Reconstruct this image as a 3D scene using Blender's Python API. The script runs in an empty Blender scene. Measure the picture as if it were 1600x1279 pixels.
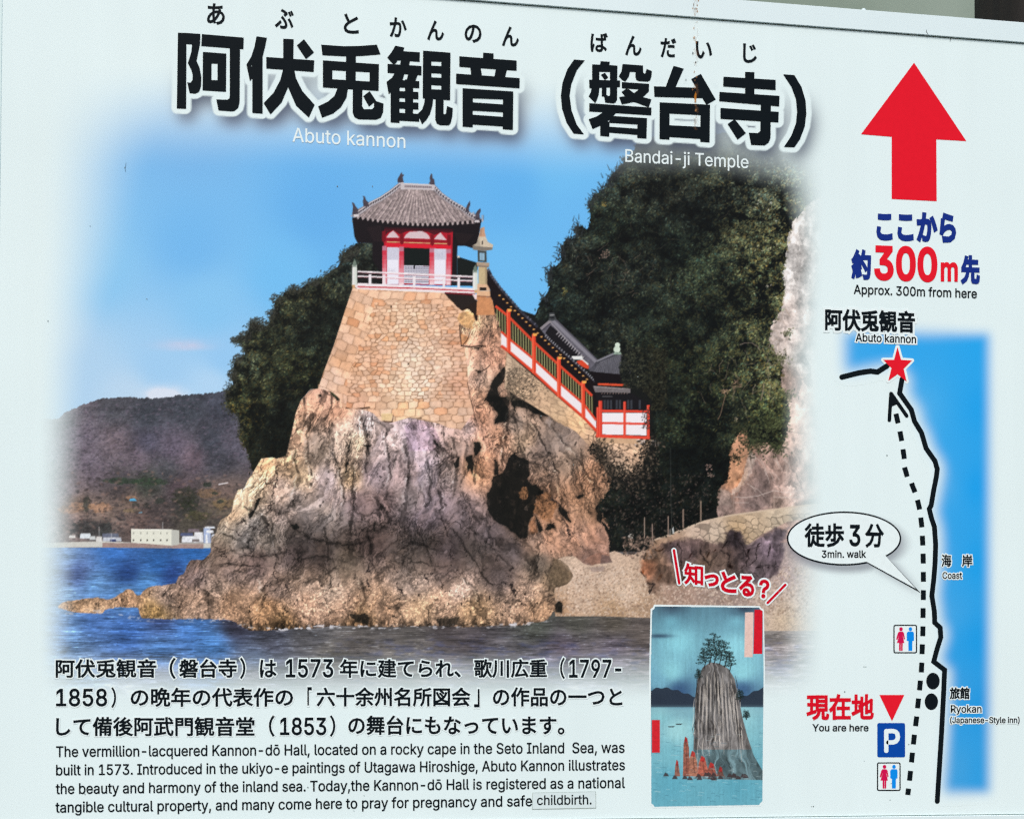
import bpy, bmesh, math, os
import numpy as np
from mathutils import Vector
from mathutils.geometry import tessellate_polygon
EXPO = 0.645
LIGHT_RGB = (1.0, 1.0, 1.0)

# ------------------------------------------------------------------ camera, sky, sun, exposure
scene = bpy.context.scene
COL = scene.collection
FPX, PPX, PPY, DIST, YAW, CAMZ = 1500.0, 800.0, 1040.0, 1.65, math.atan(1500/13700), 1.5
cam = bpy.data.cameras.new('camera'); cam_o = bpy.data.objects.new('camera', cam); COL.objects.link(cam_o)
cam.sensor_fit = 'HORIZONTAL'; cam.sensor_width = 36; cam.lens = FPX/1600*36; cam.shift_y = (PPY-639.5)/1600
cam.clip_start = .02; cam.clip_end = 200
cam_o.location = (0, -DIST, CAMZ); cam_o.rotation_euler = (math.pi/2, 0, -YAW)
scene.camera = cam_o
SUN_EL, SUN_AZ = math.radians(52), math.radians(200)       # azimuth clockwise from +Y; the sun stands behind the camera
world = bpy.data.worlds.new('World'); scene.world = world; world.use_nodes = True
nt = world.node_tree; nt.nodes.clear()
sky = nt.nodes.new('ShaderNodeTexSky'); sky.sky_type = 'NISHITA'; sky.sun_disc = False
sky.sun_elevation = SUN_EL; sky.sun_rotation = SUN_AZ; sky.air_density = 1.2; sky.dust_density = 3.0; sky.ozone_density = .6
bg = nt.nodes.new('ShaderNodeBackground'); bg.inputs['Strength'].default_value = .12
wo = nt.nodes.new('ShaderNodeOutputWorld'); nt.links.new(sky.outputs[0], bg.inputs[0]); nt.links.new(bg.outputs[0], wo.inputs[0])
sun = bpy.data.lights.new('sun', 'SUN'); sun.energy = 1.0; sun.angle = math.radians(16); sun.color = (1, .95, .88)
sun_o = bpy.data.objects.new('sun', sun); COL.objects.link(sun_o)
sd = Vector((math.sin(SUN_AZ)*math.cos(SUN_EL), math.cos(SUN_AZ)*math.cos(SUN_EL), math.sin(SUN_EL)))
sun_o.rotation_euler = sd.to_track_quat('Z', 'Y').to_euler(); sun_o.location = sd*8
scene.cycles.use_denoising = False; scene.cycles.filter_width = 1.35
scene.view_settings.view_transform = 'Standard'; scene.view_settings.look = 'None'
scene.view_settings.exposure = EXPO; scene.view_settings.gamma = 1; scene.view_settings.use_curve_mapping = False
# ------------------------------------------------------------------ ink painter
# The printed picture of the sign is mixed here, dot by dot, from traced outlines and noise.
# px = millimetre-like units of the board artwork (x right, y down).
class Canvas:
    def __init__(s, x0, y0, x1, y1, sc):
        s.x0, s.y0, s.sc = x0, y0, sc
        s.w = int(round((x1-x0)*sc)); s.h = int(round((y1-y0)*sc))
        s.X, s.Y = np.meshgrid(x0+(np.arange(s.w)+.5)/sc, y0+(np.arange(s.h)+.5)/sc)
        s.X = s.X.astype(np.float32); s.Y = s.Y.astype(np.float32)
        s.rgb = np.zeros((s.h, s.w, 3), np.float32)
        s.a = np.zeros((s.h, s.w), np.float32)
        s.lab = np.zeros((s.h, s.w), np.int16)
    def poly_mask(s, pts):
        """Antialiased coverage of a polygon; returns (mask, (r0, r1, c0, c1))."""
        p = (np.asarray(pts, float)-(s.x0, s.y0))*s.sc
        c0 = max(int(p[:,0].min())-1, 0); c1 = min(int(p[:,0].max())+2, s.w)
        r0 = max(int(p[:,1].min())-1, 0); r1 = min(int(p[:,1].max())+2, s.h)
        if c1 <= c0 or r1 <= r0: return None, None
        SS = 3; n = (r1-r0)*SS
        acc = np.zeros((n, c1-c0), np.float32)
        ys = r0+(np.arange(n)+.5)/SS
        cols = np.arange(c0, c1, dtype=np.float32)
        q = np.roll(p, -1, 0)
        for (ax, ay), (bx, by) in zip(p, q):
            if ay == by: continue
            sg = 1 if by > ay else -1
            lo, hi = min(ay, by), max(ay, by)
            k0 = np.searchsorted(ys, lo); k1 = np.searchsorted(ys, hi)
            if k1 <= k0: continue
            xe = ax+(ys[k0:k1]-ay)*(bx-ax)/(by-ay)
            acc[k0:k1] += sg*np.clip(cols[None,:]+1-xe[:,None], 0, 1)
        m = np.clip(np.abs(acc), 0, 1).reshape(r1-r0, SS, c1-c0).mean(1)
        return m, (r0, r1, c0, c1)
    def full(s, pts):
        out = np.zeros((s.h, s.w), np.float32)
        m, b = s.poly_mask(pts)
        if m is not None: out[b[0]:b[1], b[2]:b[3]] = m
        return out
    def fill(s, pts, col, op=1.0, lab=None, tex=0.0):
        m, b = s.poly_mask(pts)
        if m is None: return
        r = s.rgb[b[0]:b[1], b[2]:b[3]]
        c = np.asarray(col, np.float32)/255.
        if tex:
            c = c*(1+tex*(NOISE[b[0]:b[1], b[2]:b[3], None]))
        mm = (m*op)[..., None]
        r[...] = r*(1-mm)+c*mm
        if lab is not None: s.lab[b[0]:b[1], b[2]:b[3]][m > .5] = lab
    def blend(s, mask, col, lab=None):
        """mask (h,w), col (h,w,3) or triple, 0..255"""
        c = np.asarray(col, np.float32)/255.
        s.rgb[...] = s.rgb*(1-mask[...,None])+c*mask[...,None]
        if lab is not None: s.lab[mask > .5] = lab
    def stroke(s, pts, w, col, op=1.0, lab=None, tex=0.0):
        for q in stroke_quads(pts, w): s.fill(q, col, op, lab, tex)

def stroke_quads(pts, w):
    out = []
    w = [w]*len(pts) if np.isscalar(w) else w
    for i in range(len(pts)-1):
        (ax, ay), (bx, by) = pts[i], pts[i+1]
        L = math.hypot(bx-ax, by-ay) or 1
        nx, ny = -(by-ay)/L/2, (bx-ax)/L/2
        out.append([(ax+nx*w[i], ay+ny*w[i]), (bx+nx*w[i+1], by+ny*w[i+1]), (bx-nx*w[i+1], by-ny*w[i+1]), (ax-nx*w[i], ay-ny*w[i])])
    return out

def Z(ox, oy, s, *pts):
    return [(ox+x/s, oy+y/s) for x, y in pts]
def sstep(a, b, x):
    t = np.clip((x-a)/(b-a), 0, 1); return t*t*(3-2*t)
_tabs = {}
def vnoise(x, y, seed=0):
    if seed not in _tabs: _tabs[seed] = np.random.RandomState(seed+11).rand(256, 256).astype(np.float32)
    t = _tabs[seed]
    xi = np.floor(x); yi = np.floor(y)
    fx = (x-xi).astype(np.float32); fy = (y-yi).astype(np.float32)
    xi = xi.astype(np.int32) & 255; yi = yi.astype(np.int32) & 255
    x1 = (xi+1) & 255; y1 = (yi+1) & 255
    fx = fx*fx*(3-2*fx); fy = fy*fy*(3-2*fy)
    a = t[yi, xi]; b = t[yi, x1]; c = t[y1, xi]; d = t[y1, x1]
    return (a+(b-a)*fx)+((c+(d-c)*fx)-(a+(b-a)*fx))*fy      # 0..1
def fbm(x, y, seed=0, octv=4, gain=.5):
    s = 0; a = 1; n = 0
    for o in range(octv):
        s = s+a*(vnoise(x, y, seed+o)-.5); n += a
        x = x*2.03+17.3; y = y*2.03+9.1; a *= gain
    return s/n*2          # about -1..1
def ridged(x, y, seed=0, octv=4, gain=.55):
    s = 0; a = 1; n = 0
    for o in range(octv):
        s = s+a*(1-np.abs(2*vnoise(x, y, seed+o)-1)); n += a
        x = x*2.1+7.7; y = y*2.1+3.3; a *= gain
    return s/n
def blur(a, r):
    """three box blurs ~ gaussian of radius r (cells)"""
    r = max(1, int(r))
    for _ in range(3):
        for ax in (0, 1):
            p = [(0, 0), (0, 0)]; p[ax] = (r+1, r)
            c = np.cumsum(np.pad(a, p, mode='edge'), axis=ax, dtype=np.float64)
            n = a.shape[ax]
            a = ((np.take(c, np.arange(2*r+1, 2*r+1+n), ax)-np.take(c, np.arange(0, n), ax))/(2*r+1)).astype(np.float32)
    return a
def cfield(cv, pts, power=3.2):
    """smooth colour field through the listed swatches (x, y, r, g, b)"""
    st = 8
    X = cv.X[::st, ::st]; Y = cv.Y[::st, ::st]
    p = np.asarray(pts, np.float32)
    d = (X[...,None]-p[:,0])**2+(Y[...,None]-p[:,1])**2+30
    w = d**(-power/2)
    f = (w[...,None]*p[:,2:]).sum(2)/w.sum(2)[...,None]
    gy = np.clip(np.arange(cv.h)/st, 0, f.shape[0]-1); gx = np.clip(np.arange(cv.w)/st, 0, f.shape[1]-1)
    y0 = gy.astype(int); x0 = gx.astype(int)
    y1 = np.minimum(y0+1, f.shape[0]-1); x1 = np.minimum(x0+1, f.shape[1]-1)
    fy = (gy-y0)[:,None,None]; fx = (gx-x0)[None,:,None]
    return ((f[y0][:,x0]*(1-fx)+f[y0][:,x1]*fx)*(1-fy)+(f[y1][:,x0]*(1-fx)+f[y1][:,x1]*fx)*fy).astype(np.float32)
def splat(cv, xs, ys, ls, ws, ang, cols, op=1.0, lab=None, batches=10, clip=None):
    """many small ellipses (leaves, pebbles): sizes in px"""
    n = len(xs); R = int(math.ceil(max(np.max(ls), np.max(ws))*cv.sc))+1
    g = np.arange(-R, R+1)
    gx, gy = np.meshgrid(g, g); gx = gx.ravel(); gy = gy.ravel()
    for b in np.array_split(np.arange(n), batches):
        if not len(b): continue
        cx = (xs[b]-cv.x0)*cv.sc-.5; cy = (ys[b]-cv.y0)*cv.sc-.5
        ix = np.round(cx).astype(int)[:,None]+gx; iy = np.round(cy).astype(int)[:,None]+gy
        dx = (ix-cx[:,None])/cv.sc; dy = (iy-cy[:,None])/cv.sc
        ca = np.cos(ang[b])[:,None]; sa = np.sin(ang[b])[:,None]
        u = (dx*ca+dy*sa)/ls[b][:,None]; v = (-dx*sa+dy*ca)/ws[b][:,None]
        r = np.sqrt(u*u+v*v)
        m = np.clip((1-r)*np.minimum(ls[b], ws[b])[:,None]*cv.sc+.5, 0, 1)*op
        ok = (m > .02) & (ix >= 0) & (ix < cv.w) & (iy >= 0) & (iy < cv.h)
        k = np.nonzero(ok)
        iy_, ix_, m_ = iy[k], ix[k], m[k].astype(np.float32)
        if clip is not None: m_ = m_*clip[iy_, ix_]
        c = cols[b][k[0]]/255.
        cv.rgb[iy_, ix_] = cv.rgb[iy_, ix_]*(1-m_[:,None])+c*m_[:,None]
        if lab is not None:
            q = m_ > .5; cv.lab[iy_[q], ix_[q]] = lab
SKY, HILL, TOWN, SEA, ROCK, WALL, GROVE, HALL, LANT, STAIR, GATE, FOREST, BEACH, CLIFF, PATHW = range(1, 16)
LABNAME = {SKY:'sky', HILL:'hill', TOWN:'seaside_building', SEA:'sea', ROCK:'rock', WALL:'stone_wall', GROVE:'grove', HALL:'temple_hall',
           LANT:'stone_lantern', STAIR:'roofed_stairway', GATE:'gatehouse', FOREST:'forest', BEACH:'pebble_beach', CLIFF:'cliff', PATHW:'retaining_wall'}
LEFT_TREE = [(556,380),(550,386),(545,390),(534,398),(537,406),(528,416),(514,426),(500,436),(488,440),(478,446),(468,454),(458,451),(444,458),(438,466),(428,473),(430,484),(422,498),(420,508),(414,512),(402,502),(390,506),(388,520),(376,528),(366,532),(380,540),(384,552),(366,564),(364,580),(362,592),(366,602),(354,608),(356,620),(352,634),(370,650),(376,666),(374,684),(380,694),(388,710),(394,724),(393,740),(460,720),(520,640),(600,470),(600,420),(590,380)]
ROCK_P = [(505,602),(497,607),(485,608),(470,625),(462,645),(458,665),(452,690),(447,712),(440,714),(432,716),(425,714),(408,716),(400,730),(394,740),(386,752),(382,762),(372,765),(366,778),(362,800),(355,806),(345,812),(340,822),(338,832),(330,840),(329,864),(318,874),(298,874),(292,884),(288,896),(278,900),(275,912),(266,911),(256,914),(236,915),(224,922),(220,929),(214,930),(206,921),(198,920),(186,928),(178,934),(168,936),(152,933),(136,934),(120,937),(100,939),(88,948),(106,954),(124,957),(160,958),(164,952),(184,948),(216,949),(218,958),(220,965),(240,966),(278,967),(306,966),(360,968),(368,972),(390,985),(420,984),(460,982),(492,981),(520,977),(560,978),(620,979),(680,977),(732,979),(776,977),(812,977),(850,970),(858,964),(862,958),(870,952),(866,918),(886,912),(894,900),(888,888),(874,876),(864,872),(880,870),(896,868),(910,878),(926,883),(940,880),(954,878),(953,850),(951,838),(944,824),(935,808),(955,829),(945,800),(936,791),(945,774),(955,762),(957,748),(950,734),(938,715),(924,698),(912,682),(900,672),(880,664),(866,656),(856,649),(832,632),(820,626),(800,612),(796,610),(788,590),(789,572),(791,550),(792,534),(783,506),(770,482),(745,480),(745,500),(735,480),(716,490),(716,502),(720,524),(726,548),(730,572),(731,600),(735,624),(738,640),(716,670),(688,662),(640,652),(612,658),(595,656),(584,644),(558,638),(537,635),(532,622),(520,612)]
TOWER_P = [(551,450),(692,456),(700,462),(712,474),(722,486),(716,502),(720,524),(726,548),(730,572),(731,600),(735,624),(740,645),(720,672),(716,670),(700,668),(688,662),(664,655),(640,652),(612,660),(595,658),(584,646),(572,640),(558,640),(537,637),(532,624),(520,613),(505,608),(497,607),(506,580),(522,538),(540,482)]
FOREST_P = [(1280,200),(1000,215),(990,235),(976,252),(965,265),(955,275),(952,287),(940,297),(926,307),(920,320),(922,340),(920,362),(905,352),(897,357),(900,370),(885,375),(875,392),(877,407),(857,425),(855,437),(860,457),(848,466),(845,470),(840,485),(836,498),(850,500),(900,540),(930,560),(985,565),(1020,610),(1020,680),(1016,698),(1007,722),(1000,743),(978,753),(957,738),(955,762),(945,774),(936,791),(948,812),(957,845),(967,858),(978,864),(995,841),(1019,843),(1047,834),(1068,825),(1097,810),(1120,791),(1123,762),(1137,748),(1140,709),(1147,685),(1164,664),(1172,694),(1198,690),(1215,704),(1228,683),(1234,651),(1230,621),(1219,598),(1224,579),(1215,562),(1200,530),(1209,502),(1221,481),(1225,452),(1224,420),(1232,370),(1240,345),(1262,320),(1290,300),(1300,220)]
ROCK_C = [(480,630,205,150,115),(500,620,190,140,115),(530,645,215,150,112),(470,680,200,150,112),(490,690,140,120,105),(500,705,128,112,98),(450,730,212,166,117),(415,725,215,160,107),(395,760,210,176,132),(380,790,205,176,137),(360,800,190,160,125),(440,760,195,165,145),(470,745,213,175,128),(465,780,185,165,155),(510,750,165,150,155),(540,665,200,170,150),(570,665,182,166,166),(560,690,195,172,142),(590,700,175,156,160),(620,690,190,167,165),(640,680,166,147,156),(660,700,168,146,152),(620,740,165,142,146),(580,740,148,130,140),(548,745,200,165,120),(560,785,126,103,105),(600,785,122,100,103),(520,780,160,142,142),(480,805,165,150,146),(510,800,170,155,147),(350,830,168,150,126),(380,840,150,145,142),(420,840,160,146,132),(440,805,162,142,132),(400,820,155,150,146),
 (340,870,130,107,92),(360,890,140,116,106),(400,880,118,96,92),(460,870,105,86,82),(500,870,92,78,74),(540,880,125,106,87),(580,850,115,92,87),(470,910,170,140,117),(520,920,178,150,126),(430,920,160,132,117),(340,920,166,137,116),(360,940,188,140,100),(420,950,188,135,85),(480,950,195,150,118),(540,950,190,146,113),(600,945,183,140,104),(560,968,165,122,75),(440,975,148,108,62),(130,948,176,137,97),(200,940,180,137,98),(260,930,170,140,120),(300,940,165,132,107),(240,957,162,124,64),(300,900,130,107,102),
 (650,700,166,147,156),(670,740,165,147,160),(640,780,150,136,140),(680,790,138,120,136),(700,740,122,106,102),(720,700,140,116,107),(730,670,166,137,130),(750,650,206,142,107),(755,720,196,132,92),(745,735,206,142,97),(760,690,210,146,112),(780,680,200,142,107),(800,660,142,122,107),(820,690,166,137,107),(840,700,132,112,102),(870,690,130,113,103),(890,720,142,117,97),(920,740,190,132,92),(900,780,180,126,87),(930,790,160,116,82),(880,800,176,126,92),(850,800,185,127,88),(900,840,208,150,117),(860,850,205,150,117),(830,845,194,150,122),(940,850,185,132,107),(920,870,150,112,97),(660,810,130,112,122),(720,800,136,116,121),(760,830,140,121,126),(800,860,110,96,96),(700,860,96,82,86),(660,850,106,92,86),(740,860,106,92,86),(640,870,130,112,102),(700,890,105,87,82),(780,900,90,76,73),(840,880,110,96,82),(870,900,106,87,62),(650,910,166,142,126),(720,920,190,160,142),(690,940,198,155,122),(660,950,190,150,108),(740,950,190,146,98),(820,930,194,155,126),(840,950,194,146,104),
 (745,500,213,166,118),(760,480,178,130,97),(760,530,203,142,107),(775,560,190,132,102),(745,590,194,152,127),(760,600,190,150,121),(750,620,213,152,113)]

_RD = []
def rough(cv, m, amp):
    """ragged copy of a mask: every cell looked up a little way off"""
    if not _RD:
        _RD.extend([fbm(cv.X/13, cv.Y/13, k, 2)*.9+.55*fbm(cv.X/4.5, cv.Y/4.5, k+1, 2) for k in (401, 403)])
    dx, dy = amp*_RD[0], amp*_RD[1]
    k = np.nonzero(m > .01)
    if not len(k[0]): return m
    P = int(amp*1.5)+2
    r0, r1, c0, c1 = max(k[0].min()-P, 0), min(k[0].max()+P, cv.h), max(k[1].min()-P, 0), min(k[1].max()+P, cv.w)
    r = np.arange(r0, r1)[:,None]; c = np.arange(c0, c1)[None]; out = np.zeros_like(m)
    out[r0:r1, c0:c1] = m[np.clip(np.round(r+dy[r0:r1, c0:c1]*cv.sc), 0, cv.h-1).astype(int), np.clip(np.round(c+dx[r0:r1, c0:c1]*cv.sc), 0, cv.w-1).astype(int)]
    return out
def glyph_shadow(cv, quads):
    m = np.zeros((cv.h, cv.w), np.float32)
    for q in quads:
        k, b = cv.poly_mask(q)
        if k is not None:
            v = m[b[0]:b[1], b[2]:b[3]]; np.maximum(v, k, out=v)
    return m

def paint_photo(headline):
    global NOISE
    cv = Canvas(40, 60, 1480, 1130, .8)
    X, Y = cv.X, cv.Y; rs = np.random.RandomState(5)
    fine = fbm(X/3.1, Y/3.1, 3, 3, .7); NOISE = fine
    mid = fbm(X/14, Y/14, 8, 4, .6)
    big = fbm(X/70, Y/70, 12, 4)
    # ---- sky
    f = cfield(cv, [(300,200,120,183,235),(700,250,104,180,238),(500,330,102,178,238),(300,380,116,186,240),(150,420,138,200,242),(120,560,176,212,240),(250,570,160,206,242),(350,560,150,202,243),(200,620,186,216,240),(330,600,176,214,244),(800,300,100,180,240),(900,330,108,186,242),(880,270,112,190,243),(800,430,112,190,244),(560,430,105,183,241),(440,430,116,192,244),(330,480,136,199,243)], 3)
    cv.rgb[...] = f/255.; cv.lab[:] = SKY
    cl = np.exp(-((X-288)/38)**2-((Y-540)/9)**2)*.66*(1+.6*fbm(X/22, Y/8, 40))
    cl = np.where(Y > 545, cl*np.exp(-((Y-545)/4)**2), cl)
    cv.blend(np.clip(cl, 0, .7), (204,206,230))
    cl = np.exp(-((X-258)/26)**2-((Y-618)/12)**2)*2.0*(1+.5*fbm(X/14, Y/9, 41)); cv.blend(np.clip(cl, 0, .85), (224,230,242))
    # ---- far hill
    prof = np.interp(X[0], [40,60,90,105,130,150,175,190,230,255,270,285,300,320,345,370,420], [655,655,655,642,632,624,621,620,621.5,622,618.5,617,616,614,611,609,606])
    prof = prof+2.2*fbm(X[0]/5, X[0]*0+3, 50)+1.2*fbm(X[0]/2, X[0]*0+3, 51)
    hm = sstep(-.6, .6, Y-prof[None]); hm = hm*(X < 470)
    f = cfield(cv, [(75,700,150,140,158),(80,770,150,135,148),(110,650,122,115,130),(130,680,118,106,126),(180,640,78,80,92),(230,650,62,70,84),(290,640,60,68,82),(350,630,66,72,92),(140,720,112,100,118),(180,690,118,100,112),(230,690,82,80,106),(215,715,108,92,108),(270,700,98,86,110),(300,715,110,88,104),(330,690,62,68,84),(365,690,88,84,104),(340,720,68,70,84),(260,735,78,80,88),(190,750,84,78,86),(150,740,104,90,104),(110,760,128,112,122),(230,755,62,74,62),(190,765,84,72,74),(280,765,96,74,84),(290,790,54,56,52),(350,770,118,92,84),(345,790,118,100,76),(200,782,124,98,82),(120,790,150,118,98),(160,800,140,112,98),(240,800,84,70,70),(300,810,88,80,66),(340,815,80,72,66),(110,810,150,120,116),(150,830,84,78,78),(220,810,112,86,80),(80,820,185,170,176),(120,835,150,130,126)], 3.4)
    tx = fbm(X/7, Y/5, 60, 5, .7); tx2 = fbm((X+Y*.5)/18, Y/13, 64, 4)
    g = f.mean(2, keepdims=True); f = f*.62+g*.38; tr = ridged(X/6+tx, Y/4.2+tx2, 68, 3, .6); f = f*(1+.16*tx+.20*tx2+.34*(tr-.62)+.14*fbm(X/2.6, Y/2.1, 67, 2, .8))[...,None]
    cv.blend(hm, f, HILL)
    # trees and clearings on the hill
    for (x, y, rx, ry, c, o) in [(135,826,26,15,(66,66,66),.9),(165,826,14,16,(62,64,64),.9),(135,787,7,16,(66,68,62),.8),(290,775,22,18,(50,52,44),.85),(300,790,14,12,(50,54,44),.8),(190,751,32,6,(48,62,50),.8),(235,752,30,7,(50,66,50),.7),(110,795,20,8,(176,138,112),.7),(158,793,22,9,(170,132,106),.75),(120,787,14,4,(182,144,118),.6),(205,777,12,3,(168,130,104),.6),(205,797,14,4,(128,112,86),.6),(325,770,22,8,(126,100,76),.6),(350,787,20,10,(124,104,76),.7),(310,806,24,9,(76,74,54),.7),(345,783,6,3,(62,68,58),.9),(335,770,6,3,(60,66,54),.9),(324,757,8,5,(46,52,46),.9),(230,790,8,5,(52,52,50),.8),(212,788,7,4,(56,58,54),.8),(250,782,9,6,(54,58,54),.8),(190,808,9,6,(70,66,68),.8)]:
        e = 1-np.sqrt(((X-x)/rx)**2+((Y-y)/ry)**2)+.42*fbm(X/5, Y/4, 70)
        cv.blend(sstep(0, .3, e)*o*hm, np.asarray(c)*(1+.35*fine+.2*tx)[...,None])
    n = 900; x = 70+rs.rand(n)*320; y = 735+rs.rand(n)**.8*98
    splat(cv, x, y, 1.2+rs.rand(n)*3.0, .8+rs.rand(n)*1.6, rs.randn(n)*.3, np.where(rs.rand(n,1) < .72, [[62,58,60]], [[132,108,100]])*(.75+.5*rs.rand(n,1)), .45*1.0, None, 4, clip=hm*sstep(60, 150, X))
    n = 1400; x = 60+rs.rand(n)*340; y = 622+rs.rand(n)*120
    splat(cv, x, y, .9+rs.rand(n)*2.2, .6+rs.rand(n)*1.1, rs.randn(n)*.3, np.where(rs.rand(n,1) < .6, [[56,56,68]], [[120,104,122]])*(.8+.4*rs.rand(n,1)), .32, None, 4, clip=hm)
    cv.fill([(203,779),(210,778),(214,782),(202,782)], (86,178,226), .95); cv.fill([(217,800),(222,799),(222,801),(216,801)], (96,180,216), .8)
    cv.fill([(341,755.5),(356,753),(357,754.5),(342,757.5)], (226,220,222), .9)
    # ---- sea
    base = cfield(cv, [(100,870,120,160,210),(180,862,50,108,190),(300,862,40,104,186),(250,880,40,98,176),(320,880,44,104,182),(200,896,34,70,138),(270,896,34,64,130),(120,896,84,110,170),(300,900,60,110,178),(150,915,96,150,212),(230,912,74,136,204),(100,930,130,172,216),(200,928,84,140,202),(150,968,70,116,190),(250,962,52,72,124),(100,1000,110,155,210),(200,985,58,106,186),(300,985,66,120,196),(250,1020,76,128,198),(330,1010,70,128,200),(370,975,56,56,74),(420,1000,78,82,98),(400,1030,94,112,142),(480,995,82,82,86),(560,1000,92,88,86),(520,1030,112,108,102),(640,1000,98,94,92),(640,1030,122,118,114),(700,985,78,72,74),(740,1000,82,76,80),(760,1030,110,108,116),(840,975,78,82,76),(900,970,80,80,74),(880,1010,92,84,96),(960,975,88,82,74),(960,1010,98,92,104),(860,1040,122,118,138),(970,1050,138,134,146),(120,1050,140,170,205),(250,1060,150,160,192),(400,1060,140,136,150),(550,1060,138,132,142),(700,1060,140,136,146),(200,1085,190,200,222),(500,1085,185,184,196),(900,1085,190,190,202),(1000,990,96,88,84),(1005,1050,142,136,142),(1210,990,140,134,130),(1210,1030,140,134,138),(1240,1060,170,168,176)], 3.2)
    sm = (Y > 855.5).astype(np.float32)
    dep = np.clip((Y-850)/230, 0.03, 1)
    u = X/(8+15*dep)+2.2*fbm(X/40, Y/13, 80); v = Y/(1.5+5.2*dep)+.9*fbm(X/26, Y/10, 79)
    w1 = fbm(u, v, 81, 3, .55); w2 = fbm(X/60, Y/7, 86, 3); w3 = fbm(X/5, Y/2.4, 88, 2, .7)
    rip = sstep(.15, .5, w1)-sstep(.12, .5, -w1)
    gs = base.mean(2, keepdims=True); base = base*.86+gs*.14
    far = np.interp(Y, [856,960,1060], [.45,.75,1.0]); lum = 1+far*(.17*rip+.2*w1)+.30*w2*(.5+dep)+.09*w3
    fs = base*np.clip(lum, .35, 1.6)[...,None]
    tint = np.clip(fbm(X/16, Y/4.5, 95, 3)*1.6, 0, 1)[...,None]*sstep(420, 640, X)[...,None]*sstep(985, 1010, Y)[...,None]
    fs = fs*(1-.3*tint)+np.array([70,86,150], np.float32)*.3*tint
    fs = fs+(np.clip(w1+.5*w3-.5, 0, 1)*80*far)[...,None]*np.array([.75,.95,1.1])
    cv.blend(sm, np.clip(fs, 8, 250), SEA)
    # ---- sea wall and far houses
    cv.fill([(60,848),(160,845),(205,847),(280,848),(330,848),(330,856),(160,854.5),(60,855)], (205,205,198), lab=TOWN, tex=.06)
    cv.fill([(160,847.5),(205,848),(268,849),(318,849),(318,856.5),(160,855)], (158,136,130), lab=TOWN, tex=.14)
    cv.fill([(205,826),(242,826.5),(268,827),(280,828.5),(280,850),(268,852),(205,847)], (226,228,214), lab=TOWN, tex=.03)
    cv.fill([(268,827),(280,828.5),(280,850),(268,852)], (188,190,182), lab=TOWN)
    cv.stroke([(205,826.4),(268,827.2)], 1.0, (240,240,232))
    for i, x in enumerate((208.5,220,230,240,251,261)):
        cv.fill([(x-1,831),(x+1,831),(x+1,834),(x-1,834)], (168,170,160)); cv.fill([(x-1.2,842),(x+1.2,842),(x+1.2,845),(x-1.2,845)], (92,90,84))
    for (x0, x1, y0, y1, c) in [(108,118,836,840,(226,226,222)),(125,142,833,841,(222,232,238)),(140,150,837,843,(200,206,206)),(150,160,838,846,(228,228,224)),(160,186,833,839,(104,110,128)),(161,190,839,845,(196,202,212)),(172,182,842,846,(60,70,110)),(282,302,832,837,(84,92,124)),(284,306,837,847,(224,228,234)),(294,312,826,831,(122,110,118)),(303,318,831,847,(220,222,226)),(318,330,824,848,(160,176,208)),(320,336,822,825,(214,220,228)),(322,334,828,832,(236,240,246)),(321,325,834,848,(232,236,240)),(330,336,834,846,(204,212,224)),(300,312,842,846,(120,112,112))]:
        cv.fill([(x0,y1),(x0,(y0+y1)/2 if c[0] > 200 else y0),(x0+1,y0),(x1-1,y0),(x1,y1)], c, lab=TOWN, tex=.16)
    for x, y0, y1 in ((155,822,846),(174,832,846),(254,815,827),(327,822,850)): cv.stroke([(x,y0),(x,y1)], .9, (205,208,210), .8)
    cv.fill([(836,492),(870,430),(1060,430),(1240,560),(1150,860),(940,862),(930,700),(800,600),(796,560),(770,500),(768,470),(800,480)], (22,24,23), lab=FOREST)
    cv.fill([(490,600),(745,470),(790,500),(800,612),(940,720),(930,760),(500,760)], (176,142,112), lab=WALL, tex=.2); cv.fill([(800,600),(900,640),(960,700),(940,760),(860,690)], (176,146,118), lab=WALL, tex=.2)
    # ---- right pale cliff (fades into the board)
    cp = [(1205,250),(1300,250),(1300,980),(1180,980),(1120,800),(1120,760),(1140,680),(1170,560)]
    cm = cv.full(cp)
    f = cfield(cv, [(1250,420,206,210,212),(1240,520,200,194,192),(1255,560,205,208,208),(1235,600,182,164,156),(1250,640,216,200,192),(1240,690,206,186,176),(1210,720,178,156,148),(1180,720,150,128,122),(1160,690,196,146,120),(1150,720,200,146,110),(1150,750,180,132,98),(1160,770,148,124,116),(1190,760,134,116,114),(1180,790,140,124,122),(1210,760,170,150,144),(1240,760,206,190,184),(1220,790,190,170,160),(1130,790,150,134,130),(1270,700,215,205,200)], 3)
    r1 = ridged(X/30+fbm(X/24, Y/24, 100), Y/44, 101, 4); r2 = fbm(X/9, Y/14, 105, 4, .65)
    f = f*np.where(Y > 640, .97, 1.03)[...,None]*(1+.7*(r1-.62)+.30*r2+.14*fine+.3*(voronoi(X+5*r2, Y+5*r2, 12, 20, 109, .9, p=2.)[1]-.5))[...,None]-(sstep(.5, .75, fbm(X/7, Y/10, 108, 3))*34)[...,None]
    cv.blend(cm, np.clip(f*np.array([1.0,.965,.94]), 20, 248), CLIFF)
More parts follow.
